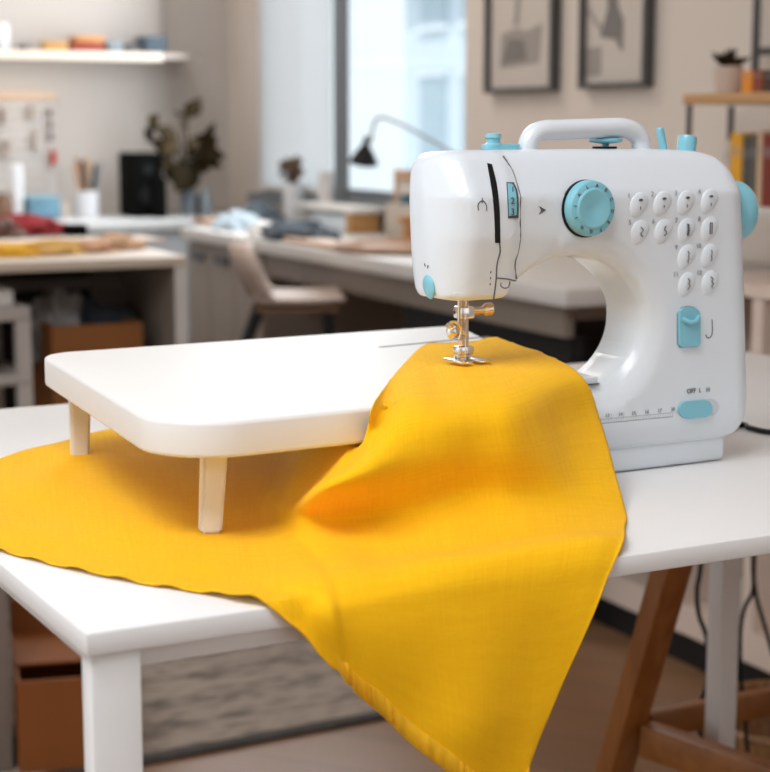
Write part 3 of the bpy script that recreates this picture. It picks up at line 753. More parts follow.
# ================================================================ WALL PICTURES
def picture(pxl, pxr, pyb, label, kind):
    x0, x1 = wx(pxl, -.02), wx(pxr, -.02); zb = wz((pxl+pxr)/2, pyb, -.02); w = x1-x0; h = w*1.45
    t = thing('framed_picture', label, 'picture', WF.w((x0+x1)/2, -.003, zb), WR, 'framed pictures on the back wall')
    q = MB(); b = .012; hw = w/2
    q.box(-hw, -hw+b, -.025, 0, 0, h).box(hw-b, hw, -.025, 0, 0, h).box(-hw+b, hw-b, -.025, 0, 0, b).box(-hw+b, hw-b, -.025, 0, h-b, h)
    q.build('frame', DARKM, t)
    MB().box(-hw+b, hw-b, -.010, -.002, b, h-b).build('mat_board', mat('ivory_mount', (.54, .475, .42), .85, var=.03), t)
    g1 = mat('print_grey', (.20, .18, .165), .9, var=.15); g2 = mat('print_soft_grey', (.33, .29, .26), .9, var=.12)
    XR = Matrix.Rotation(radians(90), 4, 'X')
    if kind == 0:
        MB().prism([(-.105,.062),(.085,.072),(.10,.165),(.02,.150),(-.02,.158),(-.10,.150)], .0101, .0115, 0, 2, XR).build('print', g2, t)
        MB().prism([(-.095,.075),(.03,.080),(.015,.128),(-.06,.135)], .0117, .0120, 0, 2, XR).build('print_stroke', g1, t)
        MB().prism([(-.035,.165),(-.015,.165),(.0,.30),(-.02,.30)], .0117, .0120, 0, 2, XR).build('print_stroke', g2, t)
    else:
        MB().prism([(-.065,.118),(.028,.105),(.030,.15),(.005,.185),(.015,.30),(-.055,.30),(-.035,.18)], .0101, .0115, 0, 2, XR).build('print', g1, t)
        MB().box(-.135, -.06, -.0115, -.0101, .03, .095).build('print_stroke', g2, t)
        MB().prism([(.0,.105),(.028,.105),(.03,.080)], .0117, .0120, 0, 2, XR).build('print_stroke', g1, t)
        MB().prism([(-.13,.185),(-.06,.13),(-.06,.14),(-.13,.20)], .0117, .0120, 0, 2, XR).build('print_stroke', g2, t)
picture(485.5, 553, 92.5, 'framed print of a soft grey block, the one beside the window', 0)
picture(579.5, 646, 88, 'framed print of dark angular shapes, the one nearer the bookcase', 1)

# ================================================================ BOOKCASE AND SHELVING (right)
SHP = mat('warm_lit_bookcase_white', (.70,.565,.48), .55, var=.03)  # blush tint puts the warm light on the white bookcase into its colour
bk = thing('low_bookcase', 'long low pale bookcase on a black plinth along the back wall', 'bookcase', WF.w(0,-SH,0), WR)
bx0, bx1 = wx(545, -SH)-.1, 1.7
d0, d1 = .002, SH-.004
MB().box(bx0, bx1, .012, d1, 0, .062).build('plinth', BLKM, bk)
MB().box(bx0, bx1, 0, d1, .0625, .12).build('bottom_board', SHP, bk)
xs0 = wx(684, -SH)
S1 = wz(768, 287, -SH)
MB().box(xs0, bx1, 0, d1, S1-.022, S1).build('top_board', SHP, bk)
for x in (xs0, (wx(762, -SH))-.015, 1.2): MB().box(x, x+.03, .004, d1-.02, .1205, S1-.0225).build('divider', SHP, bk)
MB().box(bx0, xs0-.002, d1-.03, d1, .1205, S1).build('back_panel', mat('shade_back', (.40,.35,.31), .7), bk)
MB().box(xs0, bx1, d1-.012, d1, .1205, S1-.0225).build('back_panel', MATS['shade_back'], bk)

S2 = wz(766, 209, -.28); S3 = wz(740, 103.5, -.28)
us = thing('wall_shelf_unit', 'dark metal shelf unit with an oak upper board on the bookcase', 'shelf', WF.w(0,-.28,S1+.0005), WR)
ux0 = wx(682, -.28)
MB().box(ux0, 1.7, 0, .26, S3-S1-.0005, S3-S1+.019, .002).build('upper_board', OAK, us)
MB().box(ux0+.02, 1.7, .01, .26, S2-S1-.0005-.016, S2-S1, .002).build('lower_board', PALE, us)
for px, yy in ((686, .004), (1.65, .004)):
    x = wx(px, -.28) if px > 2 else px
    MB().box(x-.005, x+.005, yy, yy+.006, 0, S3-S1-.001).build('post', DARKM, us)
x = wx(735, -.03); MB().box(x-.006, x+.006, .235, .243, 0, S3-S1-.001).build('post', DARKM, us)
x = wx(757.5, -.03); MB().box(x-.008, x+.008, .235, .243, S3-S1+.0195, S3-S1+.9).build('upright', DARKM, us)
zz = wz(764, 52, -.03)-S1; MB().box(x+.0095, 1.6, .238, .252, zz-.008, zz+.008).build('cross_rail', DARKM, us)
pz = wz(764, 50, -.012)
tag(MB().box(x+.03, x+.75, 0, .006, 0, .6).build('notice_board', mat('board_white', (.66,.64,.64), .7), None, WF.w(0,-.018,pz+.012), WR), 'whitish board on the wall behind the dark shelf upright', 'board')

def book(px0, px1, pyt, pyb, ly, col, label, group, fr=WF, depth=.17, tilt=0.0, page=True):
    x0 = fr.pt(px0, 125, ly)[0]; x1 = fr.pt(px1, 125, ly)[0]; pc = (px0+px1)/2
    zb = S2+.001 if pyb == 2 else (S3+.020 if pyb == 3 else (pyb if pyb < 2 else fr.pt(pc, pyb, ly)[1])); zt_ = fr.pt(pc, pyt, ly)[1]
    h = zt_-zb; w = (x1-x0)*.94
    t = thing('book', label, 'book', fr.w((x0+x1)/2, ly, zb), fr.a, group)
    m = mat('book_%d_%d_%d' % tuple(int(c*255) for c in col), col, .6, var=.06)
    q = MB().box(-w/2, -w/2+.003, 0, depth, 0, h).box(w/2-.003, w/2, 0, depth, 0, h).box(-w/2+.003, w/2-.003, 0, .004, 0, h); q.build('cover', m, t)
    MB().box(-w/2+.0032, w/2-.0032, .0045, depth-.004, .003, h-.004).build('page_block', PAPER, t)
    MB().box(-w/2+.003, w/2-.003, -.0006, 0, h*.68, h*.82).build('spine_band', mat('band_%d' % int(col[0]*99), tuple(min(1, c*.6+.12) for c in col), .6), t)
    return t
gb = 'books on the lower metal shelf'; lyb = -.25
book(724, 730.5, 140, 2, lyb, (.58,.50,.45), 'thin cream book left of the yellow-spined book', gb)
book(731, 743, 133, 2, lyb, (.76,.36,.02), 'thick yellow-spined book on the lower metal shelf', gb)
book(743.8, 751, 136, 2, lyb, (.075,.07,.062), 'dark grey book directly right of the yellow-spined book', gb)
book(751.5, 757.5, 134, 2, lyb, (.11,.095,.075), 'brownish black book touching the cream spine', gb)
book(758, 763, 131, 2, lyb, (.62,.42,.27), 'cream book beside the dark red book', gb)
book(763.5, 778, 134, 2, lyb, (.20,.025,.012), 'dark red book at the end of the lower shelf row', gb)
gb2 = 'small books on the oak board'
book(740, 750.5, 71, 3, lyb, (.78,.27,.02), 'small orange book beside the plant pot', gb2, depth=.12)
book(751, 761.5, 70, 3, lyb, (.24,.05,.018), 'small rust-red book on the oak board', gb2, depth=.12)
book(762, 772, 71, 3, lyb, (.06,.025,.015), 'small dark brown book on the oak board', gb2, depth=.12)
# succulent pot
x_, z_ = WF.pt(728, 90, -.2)
t = thing('potted_succulent', 'small dark succulent in a pale pot on the oak board', 'plant', WF.w(x_, -.2, S3+.0195), WR)
MB().lathe([(.021,0),(.024,.003),(.0275,.03),(.028,.052),(.0255,.052),(.025,.045),(.0005,.045)], 28).build('pot', mat('blush_ceramic', (.56,.44,.37), .6), t)
q = MB()
for i in range(16):
    a = i*2.4; r = .018+.018*(i % 3)/2; hh = .03+.012*((i*7) % 4)
    q.tube([(0,0,.044), (r*.5*cos(a), r*.5*sin(a), .044+hh*.4), (r*1.2*cos(a), r*1.2*sin(a), .044+hh*.62)], .004, 7, radii=[.003,.0055,.001])
q.build('leaves', LEAF, t)
# low shelf books under the table's right end
gb3 = 'books standing in the low bookcase'
zb3 = .1205
def lbook(px0, px1, h, col, label):
    t = book(px0, px1, 600, zb3, -SH+.03, col, label, gb3, depth=.2)
for px0, px1, pyt, col, lab in ((742, 748, 590, (.035,.03,.028), 'thin black book in the low bookcase, left of the pale pair'), (749, 754, 575, (.56,.49,.44), 'slim ivory book in the low bookcase behind the hanging cables'), (755, 760, 585, (.45,.38,.33), 'slim grey-beige book in the low bookcase behind the hanging cables'), (761, 772, 560, (.36,.12,.03), 'thick rust-orange book in the low bookcase')):
    book(px0, px1, pyt, zb3, -SH+.04, col, lab, gb3, depth=.18)
q = MB().ball((0,0,.03), .05, .03, .03, 3); tag(q.build('fabric_pouch', mat('charcoal_cloth', (.06,.055,.05), .9), None, WF.w(wx(652,-.2), -.22, .1215), WR), 'small dark pouch lying on the low bookcase board', 'pouch')

# trestle under the table
tr = thing('wooden_trestle', 'orange wooden trestle with splayed legs under the table, right side', 'trestle', (0,0,0))
ap = Vector((.398, 1.86, .70)); m1 = Pz(0,0,0)
r = ray(640,728); t_ = 2.0/r[1]; L1 = Vector((r[0]*t_, 2.0, H+r[2]*t_))
f1 = ap+(L1-ap)*(ap.z-.002)/(ap.z-L1.z)
f2 = Vector((.66, 1.62, .002)); f3 = Vector((1.0, 2.5, .002))
for i, fp in enumerate((f1, f2, f3)):
    off = Vector(((-.035,.0,0),(.03,-.05,0),(.03,.045,0))[i])
    MB().beam(fp+Vector((0,0,.013)), ap+off, .036, .032).build('leg', BEECH, tr)
def on(fp, z): return ap+(fp-ap)*(ap.z-z)/(ap.z-fp.z)
MB().beam(on(f1, L1.z)+Vector((.01,.01,0)), on(f3, L1.z), .020, .034).build('stretcher', BEECHX, tr)
r = ray(632, 738); MB().beam(on(f1, L1.z-.010)+Vector((.008,-.012,0)), on(f2, L1.z-.010), .026, .042).build('stretcher', BEECHX, tr)
MB().prism([(ap.x+.09*cos(k*pi/4), ap.y+.09*sin(k*pi/4)) for k in range(8)], .701, .7235, .004).build('head_block', BEECHX, tr)

# hanging cables behind the table
def cable(pxs, Y, r, name, label):
    L = []
    for px, py in pxs:
        rr = ray(px, py); tt = Y/rr[1]; L.append((rr[0]*tt, Y, H+rr[2]*tt))
    tag(MB().tube(crom(L, 6), r, 8).build(name, BLACK), label, 'cable', 'cables hanging behind the table')
cable([(700,405),(700,480),(701,560),(697,590),(699,615),(707,640),(708,680),(701,702),(697,722),(704,745),(700,775),(690,830)], 2.22, .0033, 'hanging_cable', 'black cable hanging beside the white back leg of the table')
cable([(758,395),(756,480),(753,560),(753,590),(744,610),(740,640),(742,690),(748,760),(752,850)], 2.30, .003, 'hanging_cable', 'left strand of the forked black cables behind the table end')
cable([(762,395),(760,480),(754.5,555),(755,590),(763,620),(771,648),(782,690),(790,800)], 2.34, .003, 'hanging_cable', 'right strand of the forked black cables behind the table end')
# basket on the floor at right edge
bp = Pz(768,800,0)
t = thing('woven_basket', 'low brown woven basket on the floor behind the trestle', 'basket', (bp.x+.06, bp.y+.10, .001))
MB().lathe([(.10,0),(.125,.01),(.145,.06),(.15,.10),(.142,.10),(.137,.06),(.118,.016),(.0005,.012)], 32).build('bowl', wood('wicker_brown', (.16,.07,.02), (.36,.18,.07), 2, 9), t)
MB().tube([(.147*cos(a), .147*sin(a), .102) for a in [2*pi*k/36 for k in range(37)]], .007, 8).build('rim', MATS['wicker_brown'], t)

# ================================================================ WINDOW DESK
DZ = .72
pA = Pz(180,227,DZ); pB = Pz(420,266,DZ)
DF = Frame(pB.x, pB.y, degrees(atan2(pB.y-pA.y, pB.x-pA.x))-180+180)
DF = Frame(pB.x, pB.y, degrees(atan2(pB.y-pA.y, pB.x-pA.x)))     # x toward the camera, y toward the window wall
dk = thing('window_desk', 'long white desk with dark legs under the window', 'desk', DF.w(0,0,0), DF.a)
dl_ = -(Vector((pB.x,pB.y))-Vector((pA.x,pA.y))).length
de = DF.pt(566, 290, 0)[0]
DD = .485
MB().box(dl_+.004, de, 0, DD, DZ-.035, DZ, .003).build('desktop', PALE, dk)
MB().box(dl_+.35, de-.05, .03, .05, DZ-.10, DZ-.0355).build('apron', TAUPE, dk)
for px in (419, 546):
    x = DF.pt(px, 300, .04)[0]; MB().box(x-.02, x+.02, .055, .095, 0, DZ-.036).build('leg', BLKM, dk)
MB().box(de-.06, de-.02, DD-.06, DD-.02, 0, DZ-.036).build('leg', BLKM, dk)
MB().box(DF.pt(400,280,.04)[0], de-.061, .052, .08, DZ-.16, DZ-.1005).build('cable_tray', BLKM, dk)
# dark pedestal
xa, xb = DF.pt(478, 320, .06)[0], DF.pt(541, 320, .06)[0]
t = thing('drawer_pedestal', 'black drawer pedestal under the window desk, seen through the machine', 'cabinet', DF.w((xa+xb)/2, .10, 0), DF.a)
hw = (xb-xa)/2
MB().box(-hw, hw, .012, .38, .01, .60).build('carcass', BLKM, t)
for i in range(3):
    d = MB().box(-hw+.004, hw-.004, 0, .0115, .03+i*.19, .205+i*.19, .002).build('drawer', BLKM, t)
    MB().box(-.05, .05, -.012, 0, .15+i*.19, .158+i*.19).build('handle', DARKM, d)
# taupe cabinet at the far end of the desk
x0, x1 = dl_+.006, DF.pt(262, 300, .02)[0]
t = thing('desk_cabinet', 'taupe cabinet with dark slot handles under the far end of the desk', 'cabinet', DF.w(x0, .02, 0), DF.a)
W = x1-x0
MB().box(0, W, .02, .46, .04, DZ-.037).build('carcass', TAUPE, t)
MB().box(.01, W-.01, .04, .44, 0, .039).build('plinth', BLKM, t)
for i in range(3):
    d = MB().box(i*W/3+.003, (i+1)*W/3-.003, 0, .0195, .05, DZ-.045, .002).build('door', TAUPE, t)
    MB().box(i*W/3+.05, (i+1)*W/3-.05, -.008, 0, DZ-.095, DZ-.068).build('handle', DARKM, d)
# chair
cx, cz = DF.pt(290, 300, -.10); cp_ = DF.w(DF.pt(291, 297, -.13)[0], -.13, 0)
ch = thing('desk_chair', 'beige shell chair with dark slanted legs at the window desk', 'chair', cp_, radians(4))
SHELL = mat('beige_chair_shell', (.44, .335, .275), .55, var=.04); PAD = mat('brown_seat_pad', (.30,.16,.09), .7, var=.06)
q = bmesh.new(); gr = []
prof_ = [(.125,.622),(.10,.619),(.05,.616),(-.02,.615),(-.07,.618),(-.092,.630),(-.108,.652),(-.122,.685),(-.133,.716),(-.139,.742)]
PF = crom([(p[0], p[1], 0) for p in prof_], 4)
for i, p in enumerate(PF):
    s = i/(len(PF)-1); half = .135-.008*s if s < .75 else .129*sqrt(max(.08, 1-((s-.75)/.262)**2)); row = []
    for j in range(13):
        u = -1+2*j/12; bend = .03*u*u if s < .45 else .03*u*u
        row.append(q.verts.new((p.x+(.05*u*u if s > .5 else 0), u*half, p.y+(.035*u*u*u*u*.3 if s <= .5 else 0))))
    gr.append(row)
for i in range(len(gr)-1):
    for j in range(12): q.faces.new([gr[i][j], gr[i][j+1], gr[i+1][j+1], gr[i+1][j]])
m_ = MB(); m_._merge(q); sh = m_.build('shell', SHELL, ch, smooth=60)
so = sh.modifiers.new('s', 'SOLIDIFY'); so.thickness = .012; so.offset = -1
MB().box(-.085, .112, -.11, .11, .592, .6025, .004).build('seat_pad', PAD, ch)
for sx_, sy_ in ((1,1),(1,-1),(-1,1),(-1,-1)):
    MB().tube([(.085 if sx_ > 0 else -.078, .09*sy_, .5915), (.15 if sx_ > 0 else -.30, .13*sy_, .002)], .012, 10, radii=[.013,.008]).build('leg', BLKM, ch)

# ---- things on the window desk
def dpt(px, py, ly): x, z = DF.pt(px, py, ly); return x, z
def dthing(name, label, cat, px, ly, group=None):
    x = DF.pt(px, 220, ly)[0]; return thing(name, label, cat, DF.w(x, ly, DZ+.0008), DF.a, group)
def dscale(px, ly):
    p = DF.w(DF.pt(px, 220, ly)[0], ly); return p.y/F_PX
def dsolid(name, label, cat, px, ly, mb, m, group=None):
    x = DF.pt(px, 220, ly)[0]; return tag(mb.build(name, m, None, DF.w(x, ly, DZ+.0008), DF.a), label, cat, group)
CERW = mat('white_ceramic', (.70,.70,.72), .4)
k = dscale(293, .42)
t = dthing('dried_flower_vase', 'white vase of brown dried flowers standing before the blind', 'vase', 294, .42)
z1 = dpt(294, 183, .42)[1]-DZ
MB().lathe([(8*k,0),(9.5*k,.004),(10.5*k,z1*.5),(10*k,z1),(8.5*k,z1),(8.5*k,z1*.7),(.0004,z1*.68)], 28).build('vase', CERW, t)
q = MB(); random.seed(3)
DRY = mat('dried_brown_flower', (.19,.12,.075), .9, var=.4)
for i in range(46):
    a = random.uniform(0, 6.28); rr = random.uniform(0, 13)*k; zz = z1+random.uniform(4, 24)*k
    q.tube([(0,0,z1*.7), (rr*.5*cos(a), rr*.5*sin(a), z1+2*k), (rr*cos(a), rr*sin(a), zz)], .0015, 5)
    q.ball((rr*cos(a), rr*sin(a), zz), random.uniform(2,4.2)*k, sub=1)
q.build('dried_flowers', DRY, t)
k = dscale(326, .4)
h = dpt(326, 172, .40)[1]-DZ
dsolid('paper_roll', 'upright off-white paper roll beside the dark mullion', 'roll', 326, .40, MB().lathe([(7.6*k,0),(7.6*k,h),(5*k,h),(5*k,h-.02),(.0004,h-.02)], 24), mat('warm_paper', (.60,.55,.52), .8))
# white riser with items beneath
x0 = dpt(293, 205, .33)[0]; x1 = dpt(352, 205, .33)[0]; zt_ = dpt(330, 206, .33)[1]-DZ
t = thing('desk_riser', 'white desk riser with a wooden end by the window', 'shelf', DF.w((x0+x1)/2, .33, DZ+.0008), DF.a)
hw = (x1-x0)/2
MB().box(-hw, hw, 0, .10, zt_-.016, zt_, .002).build('top_board', PAPER, t)
MB().box(-hw+.01, -hw+.03, .01, .09, 0, zt_-.0165).build('side', PAPER, t)
MB().box(hw-.045, hw-.01, .0, .09, 0, zt_-.0165).build('wooden_end', OAK, t)
MB().box(-hw*.5, hw-.05, .01, .09, 0, zt_*.62, .002).build('drawer', mat('ice_white', (.62,.68,.73), .5), t)
NAVY = mat('navy_cloth', (.035,.045,.06), .9, var=.3); BLG = mat('pale_blue_paper', (.42,.50,.56), .8, var=.1)
def crumple(rx, ry, rz, seed, flat=True):
    q = MB(); b = bmesh.new(); bmesh.ops.create_icosphere(b, subdivisions=4, radius=1)
    for v in b.verts:
        d = 1+.28*noise.noise(v.co*2.2+Vector((seed,0,0)))+.12*noise.noise(v.co*6+Vector((seed,3,0)))
        v.co = Vector((v.co.x*rx*d, v.co.y*ry*d, max(-.0, v.co.z*d)*rz*1.0))
    q._merge(b); return q
dsolid('folded_fabric', 'navy fabric heap beside the riser on the window desk', 'fabric', 297, .10, crumple(.21,.085,.05,1), NAVY, 'fabric left on the window desk')
dsolid('folded_fabric', 'dark slate fabric heap at the far end of the window desk', 'fabric', 258, .22, crumple(.10,.09,.07,5), mat('slate_cloth', (.08,.10,.12), .9, var=.3), 'fabric left on the window desk')
dsolid('folded_fabric', 'pale grey-blue fabric heap beside the navy heap', 'fabric', 238, .12, crumple(.12,.07,.05,9), BLG, 'fabric left on the window desk')
dsolid('folded_fabric', 'pale white cloth heap in front of the slate heap', 'fabric', 268, .07, crumple(.075,.05,.045,13), PAPER, 'fabric left on the window desk')
dsolid('wooden_offcut', 'flat tan wooden strip at the front of the window desk', 'wood', 320, .05, MB().box(-.17,.15,-.035,.05,0,.014,.003), wood('tan_wood', (.42,.24,.14), (.54,.34,.22), 0))
dsolid('wooden_offcut', 'small tan block at the far end of the window desk', 'wood', 215, .14, MB().box(-.06,.06,-.05,.05,0,.02,.003), MATS['tan_wood'])
dsolid('wooden_tray', 'round tan wooden tray on the window desk by the machine', 'tray', 402, .17, MB().lathe([(.15,0),(.165,.004),(.172,.018),(.166,.018),(.158,.008),(.0005,.007)], 48), wood('tray_wood', (.44,.25,.16), (.55,.36,.25), 0))
x0 = dpt(384,215,.36)[0]; x1 = dpt(414,215,.36)[0]; h = dpt(398,205,.36)[1]-DZ
dsolid('beige_box', 'plain beige box behind the round wooden tray', 'box', 399, .36, MB().box(-(x1-x0)/2, (x1-x0)/2, 0, .12, 0, h, .004), mat('beige_card', (.50,.42,.35), .8))
h = dpt(407,224,.30)[1]-DZ
dsolid('wooden_spool', 'small wooden spool beside the beige box', 'spool', 409, .27, MB().lathe([(.03,0),(.03,.012),(.018,.02),(.018,.055),(.03,.063),(.03,.075),(.0004,.075)], 20), OAK)
# leaning frame near the window
x0 = dpt(397,180,.44)[0]; z0_ = dpt(397,170,.44)[1]-DZ
t = dthing('leaning_board', 'pale tan pinboard leaning against the window', 'board', 416, .455)
q = MB().box(-.13,.13,0,.012,0,z0_); o = q.build('board', mat('pale_board', (.60,.54,.49), .8), t)
MB().box(-.13,.13,-.006,-.0002,z0_-.03,z0_).box(-.13,-.112,-.006,-.0002,0,z0_-.031).build('edging', MATS['tan_wood'], t)
dsolid('glass_jar', 'small blue glass jar on the desk by the leaning board', 'jar', 408, .40, MB().lathe([(.028,0),(.032,.01),(.032,.09),(.022,.105),(.024,.12),(.0004,.12)], 20), mat('teal_glaze', (.05,.12,.17), .3))
# desk lamp
ly = .33
t = thing('desk_lamp', 'black cone desk lamp arching over the window desk', 'lamp', DF.w(DF.pt(470,220,ly)[0], ly, DZ+.0008), DF.a)
bx_ = DF.pt(470,220,ly)[0]
def lp3(px, py): x, z = DF.pt(px, py, ly); return Vector((x-bx_, 0, z-DZ-.0008))
MB().lathe([(.09,0),(.09,.015),(.085,.02),(.0005,.022)], 32).build('base', BLKM, t)
MB().tube(crom([lp3(371,143), lp3(372.5,130), lp3(377,118.5), lp3(386,118)], 5)+[lp3(404,125.5), lp3(425,137), lp3(450,151), lp3(468,161)], .0042, 10).build('upper_arm', mat('brushed_grey_metal', (.35,.36,.38), .35, .6), t)
e = lp3(468,161); MB().tube([e, (.03, 0, e.z*.5), (0, 0, .02)], .007, 10).build('lower_arm', BLKM, t)
MB().ball(e, .016).build('joint', BLKM, t)
s_ = lp3(363.5,163); tp = lp3(370.0,142); ax_ = (tp-s_); hL = ax_.length; an = atan2(ax_.x, ax_.z); kk = dscale(363, ly)
Ms = Matrix.Translation(s_) @ Matrix.Rotation(an*.45, 4, 'Y')
sd_ = MB().lathe([(14.5*kk,0),(14.9*kk,.001),(9*kk,hL*.42),(4*kk,hL*.72),(3*kk,hL*.82),(3*kk,hL*1.05),(.0004,hL*1.06)], 32, Ms, caps=False).build('lamp_shade', BLKM, t)
sd_.modifiers.new('s', 'SOLIDIFY').thickness = .003
MB().ball((0,0,hL*.22), .022, M=Ms).build('bulb', mat('lit_bulb', (1,.9,.8), .4, emit=(1,.87,.72), estr=6), sd_)

# ================================================================ LEFT WALL: counter, shelf, pegboard
def lpt(px, py, ly=0.0): return LF.pt(px, py, ly)
CT = DZ; pc_ = Pz(100, 222.5, CT); CF = LF.loc(pc_)[1]
ct = thing('wall_counter', 'white counter running along the left wall', 'counter', LF.w(0,0,0), LR)
MB().box(-3.2, -.004, CF, -.003, CT-.03, CT, .003).build('worktop', GREYW, ct)
MB().box(-3.2, -.04, CF+.02, -.01, .08, CT-.031).build('cabinet_front', mat('ice_cabinet', (.50,.52,.54), .5), ct)
MB().box(-3.2, -.04, CF+.06, -.01, 0, .079).build('plinth', BLKM, ct)
def lthing(name, label, cat, px, ly, group=None, z=None): return thing(name, label, cat, LF.w(lpt(px, 200, ly)[0], ly, CT+.0008 if z is None else z), LR, group)
def lk(px, ly): p = LF.w(lpt(px, 200, ly)[0], ly); return p.y/F_PX
def lsolid(name, label, cat, px, ly, mb, m, group=None, z=None): return tag(mb.build(name, m, None, LF.w(lpt(px, 200, ly)[0], ly, CT+.0008 if z is None else z), LR), label, cat, group)
LQ = LF.loc(Pz(100, 217, CT))[1]+.18
# speaker
k = lk(142, -.22+LQ)
SPK = mat('speaker_black', (.004,.004,.004), .9)
SPK.node_tree.nodes['Principled BSDF'].inputs['Specular IOR Level'].default_value = .05
t = lthing('black_speaker', 'tall black speaker on the counter beside the leafy vase', 'speaker', 141, -.2+LQ)
hh = lpt(141, 153, -.25+LQ)[1]-CT
MB().box(-15*k, 15*k, -.09, .09, 0, hh, .008).build('cabinet', SPK, t)
MB().lathe([(9*k,0),(9.5*k,.004),(7*k,.006),(3*k,.002),(.0004,.001)], 28, Matrix.Translation((0,-.0905,hh*.35)) @ Matrix.Rotation(radians(90),4,'X')).build('woofer', mat('rubber_black',(.006,.006,.006),.95), t)
MB().lathe([(5*k,0),(5.2*k,.003),(2*k,.003),(.0004,.004)], 24, Matrix.Translation((0,-.0905,hh*.74)) @ Matrix.Rotation(radians(90),4,'X')).build('tweeter', MATS['rubber_black'], t)
lsolid('black_box', 'low black box in front of the speaker on the counter', 'box', 157, -.30+LQ, MB().box(-6*k, 6*k, -.05, .05, 0, hh*.62, .006), SPK)
# leafy vase
t = lthing('leafy_vase', 'pale glass vase holding dark broad dried leaves in the corner', 'vase', 188, -.22+LQ)
k = lk(188, -.22+LQ); vh = lpt(188, 186, -.22+LQ)[1]-CT
MB().lathe([(6*k,0),(7*k,.006),(7.5*k,vh*.6),(6*k,vh*.85),(6.5*k,vh),(5.6*k,vh),(5*k,vh*.8),(.0004,vh*.1)], 28).build('vase', bottle_glass(), t)
def leafblade(q, base, tip, w, nrm):
    base = Vector(base); tip = Vector(tip); d = tip-base; L = d.length; sd = d.cross(Vector(nrm)).normalized(); up = sd.cross(d).normalized()
    rows = []
    for i in range(9):
        t = i/8; ww = w*sin(pi*min(1, t**.75))*.5+.0008; c = base+d*t+up*(.12*L*sin(pi*t))
        rows.append([q.bm.verts.new(c+sd*ww*u+up*(-.25*ww*abs(u))) for u in (-1,-.5,0,.5,1)])
    for i in range(8):
        for j in range(4): q.bm.faces.new([rows[i][j], rows[i][j+1], rows[i+1][j+1], rows[i+1][j]])
LV = [(152,142,141,128,13,.02),(165,148,147,140,15,.03),(170,160,157,170,14,-.03),(198,172,186,184,16,.02),(203,160,219,168,13,.03),(186,130,180,112,10,-.02),(188,152,196,134,14,.04),(176,168,164,180,14,.01),(158,128,145,116,26,0),(176,150,150,146,30,.01),(172,138,160,158,26,-.03),(187,118,196,98,22,.0),(182,170,160,175,34,.02),(190,165,172,192,40,-.02),(196,150,214,138,30,.02),(200,152,222,158,22,-.01),(192,160,205,172,26,.02),(204,142,211,122,12,.0),(180,112,175,116,14,.03),(185,176,176,160,36,.03),(178,140,150,128,22,-.02),(196,158,186,140,26,.0)]
stem = MB(); b0 = lpt(188, 200, -.22+LQ)
for i, (x0, y0, x1, y1, w, dy_) in enumerate(LV):
    a = lpt(x0, y0, -.22+LQ+dy_); b2 = lpt(x1, y1, -.22+LQ+dy_*2); k0 = (-b0[0]+a[0], dy_, a[1]-CT); k1 = (-b0[0]+b2[0], dy_*2-.04, b2[1]-CT)
    q = MB(); leafblade(q, k0, k1, w*k*.78, (0,-1,.25)); o = q.build('leaf', LEAF, t, smooth=80); o.modifiers.new('s','SOLIDIFY').thickness = .002
    stem.tube(crom([(0,0,vh*.15), (k0[0]*.3, dy_*.4, vh+.02), k0], 5), .003, 6)
stem.build('stems', LEAF, t)
lsolid('glass_bottle', 'small pale blue bottle right of the leafy vase', 'bottle', 206, -.30+LQ, MB().lathe([(4*k,0),(4.4*k,.005),(4.4*k,19*k),(2.4*k,23*k),(2.4*k,27*k),(.0004,27*k)], 20), bottle_glass())
lsolid('ink_bottle', 'thin dark bottle between the vase and the pale blue bottle', 'bottle', 198.5, -.36+LQ, MB().lathe([(2.2*k,0),(2.4*k,.004),(2.2*k,22*k),(.0004,23*k)], 16), BLKM)
# pencil pot
t = lthing('pencil_pot', 'white cylindrical pot of pencils and brushes on the counter', 'pot', 87, -.2+LQ); k = lk(87, -.2+LQ)
ph = lpt(87, 191, -.2+LQ)[1]-CT
MB().lathe([(11*k,0),(11.5*k,.004),(11.5*k,ph),(10.4*k,ph),(10.4*k,.01),(.0004,.01)], 28).build('pot', CERW, t)
for i, (dx, m, tilt) in enumerate(((-7,MATS['tan_wood'],-.22),(-2,NAVY,-.05),(1,OAK,.05),(4,BLKM,.12),(8,MATS['brushed_grey_metal'],.26),(-4,BEECH,-.12))):
    MB().tube([(dx*k*.5, .01*(i%3-1), .02), (dx*k*.5+tilt*.16, .02*(i%3-1), ph+(26+3*(i%3))*k)], .006, 8, radii=[.005,.0075]).build('pencil', m, t)
# blue tin, white cylinder, brown pots
k = lk(40, -.2+LQ)
t = lthing('blue_tin', 'blue rectangular tin under the pegboard', 'tin', 40, -.2+LQ)
bh = lpt(40, 196, -.2+LQ)[1]-CT
MB().box(-15*k, 15*k, -.07, .07, 0, bh*.8, .006).build('tin_body', mat('dusty_blue', (.12,.26,.35), .5, var=.15), t)
MB().box(-15.4*k, 15.4*k, -.072, .072, bh*.8+.0005, bh, .005).build('lid', mat('dusty_blue_lid', (.17,.33,.42), .5), t)
lsolid('white_canister', 'narrow white canister left of the blue tin', 'canister', 17, -.22+LQ, MB().lathe([(6.5*k,0),(6.5*k,52*k),(5*k,54*k),(.0004,54*k)], 24), CERW)
lsolid('brown_jar', 'brown jar at the left end of the counter', 'jar', 3, -.22+LQ, MB().lathe([(9*k,0),(10*k,8*k),(10*k,18*k),(7*k,23*k),(7*k,26*k),(.0004,26*k)], 24), mat('brown_glaze', (.16,.08,.045), .4))
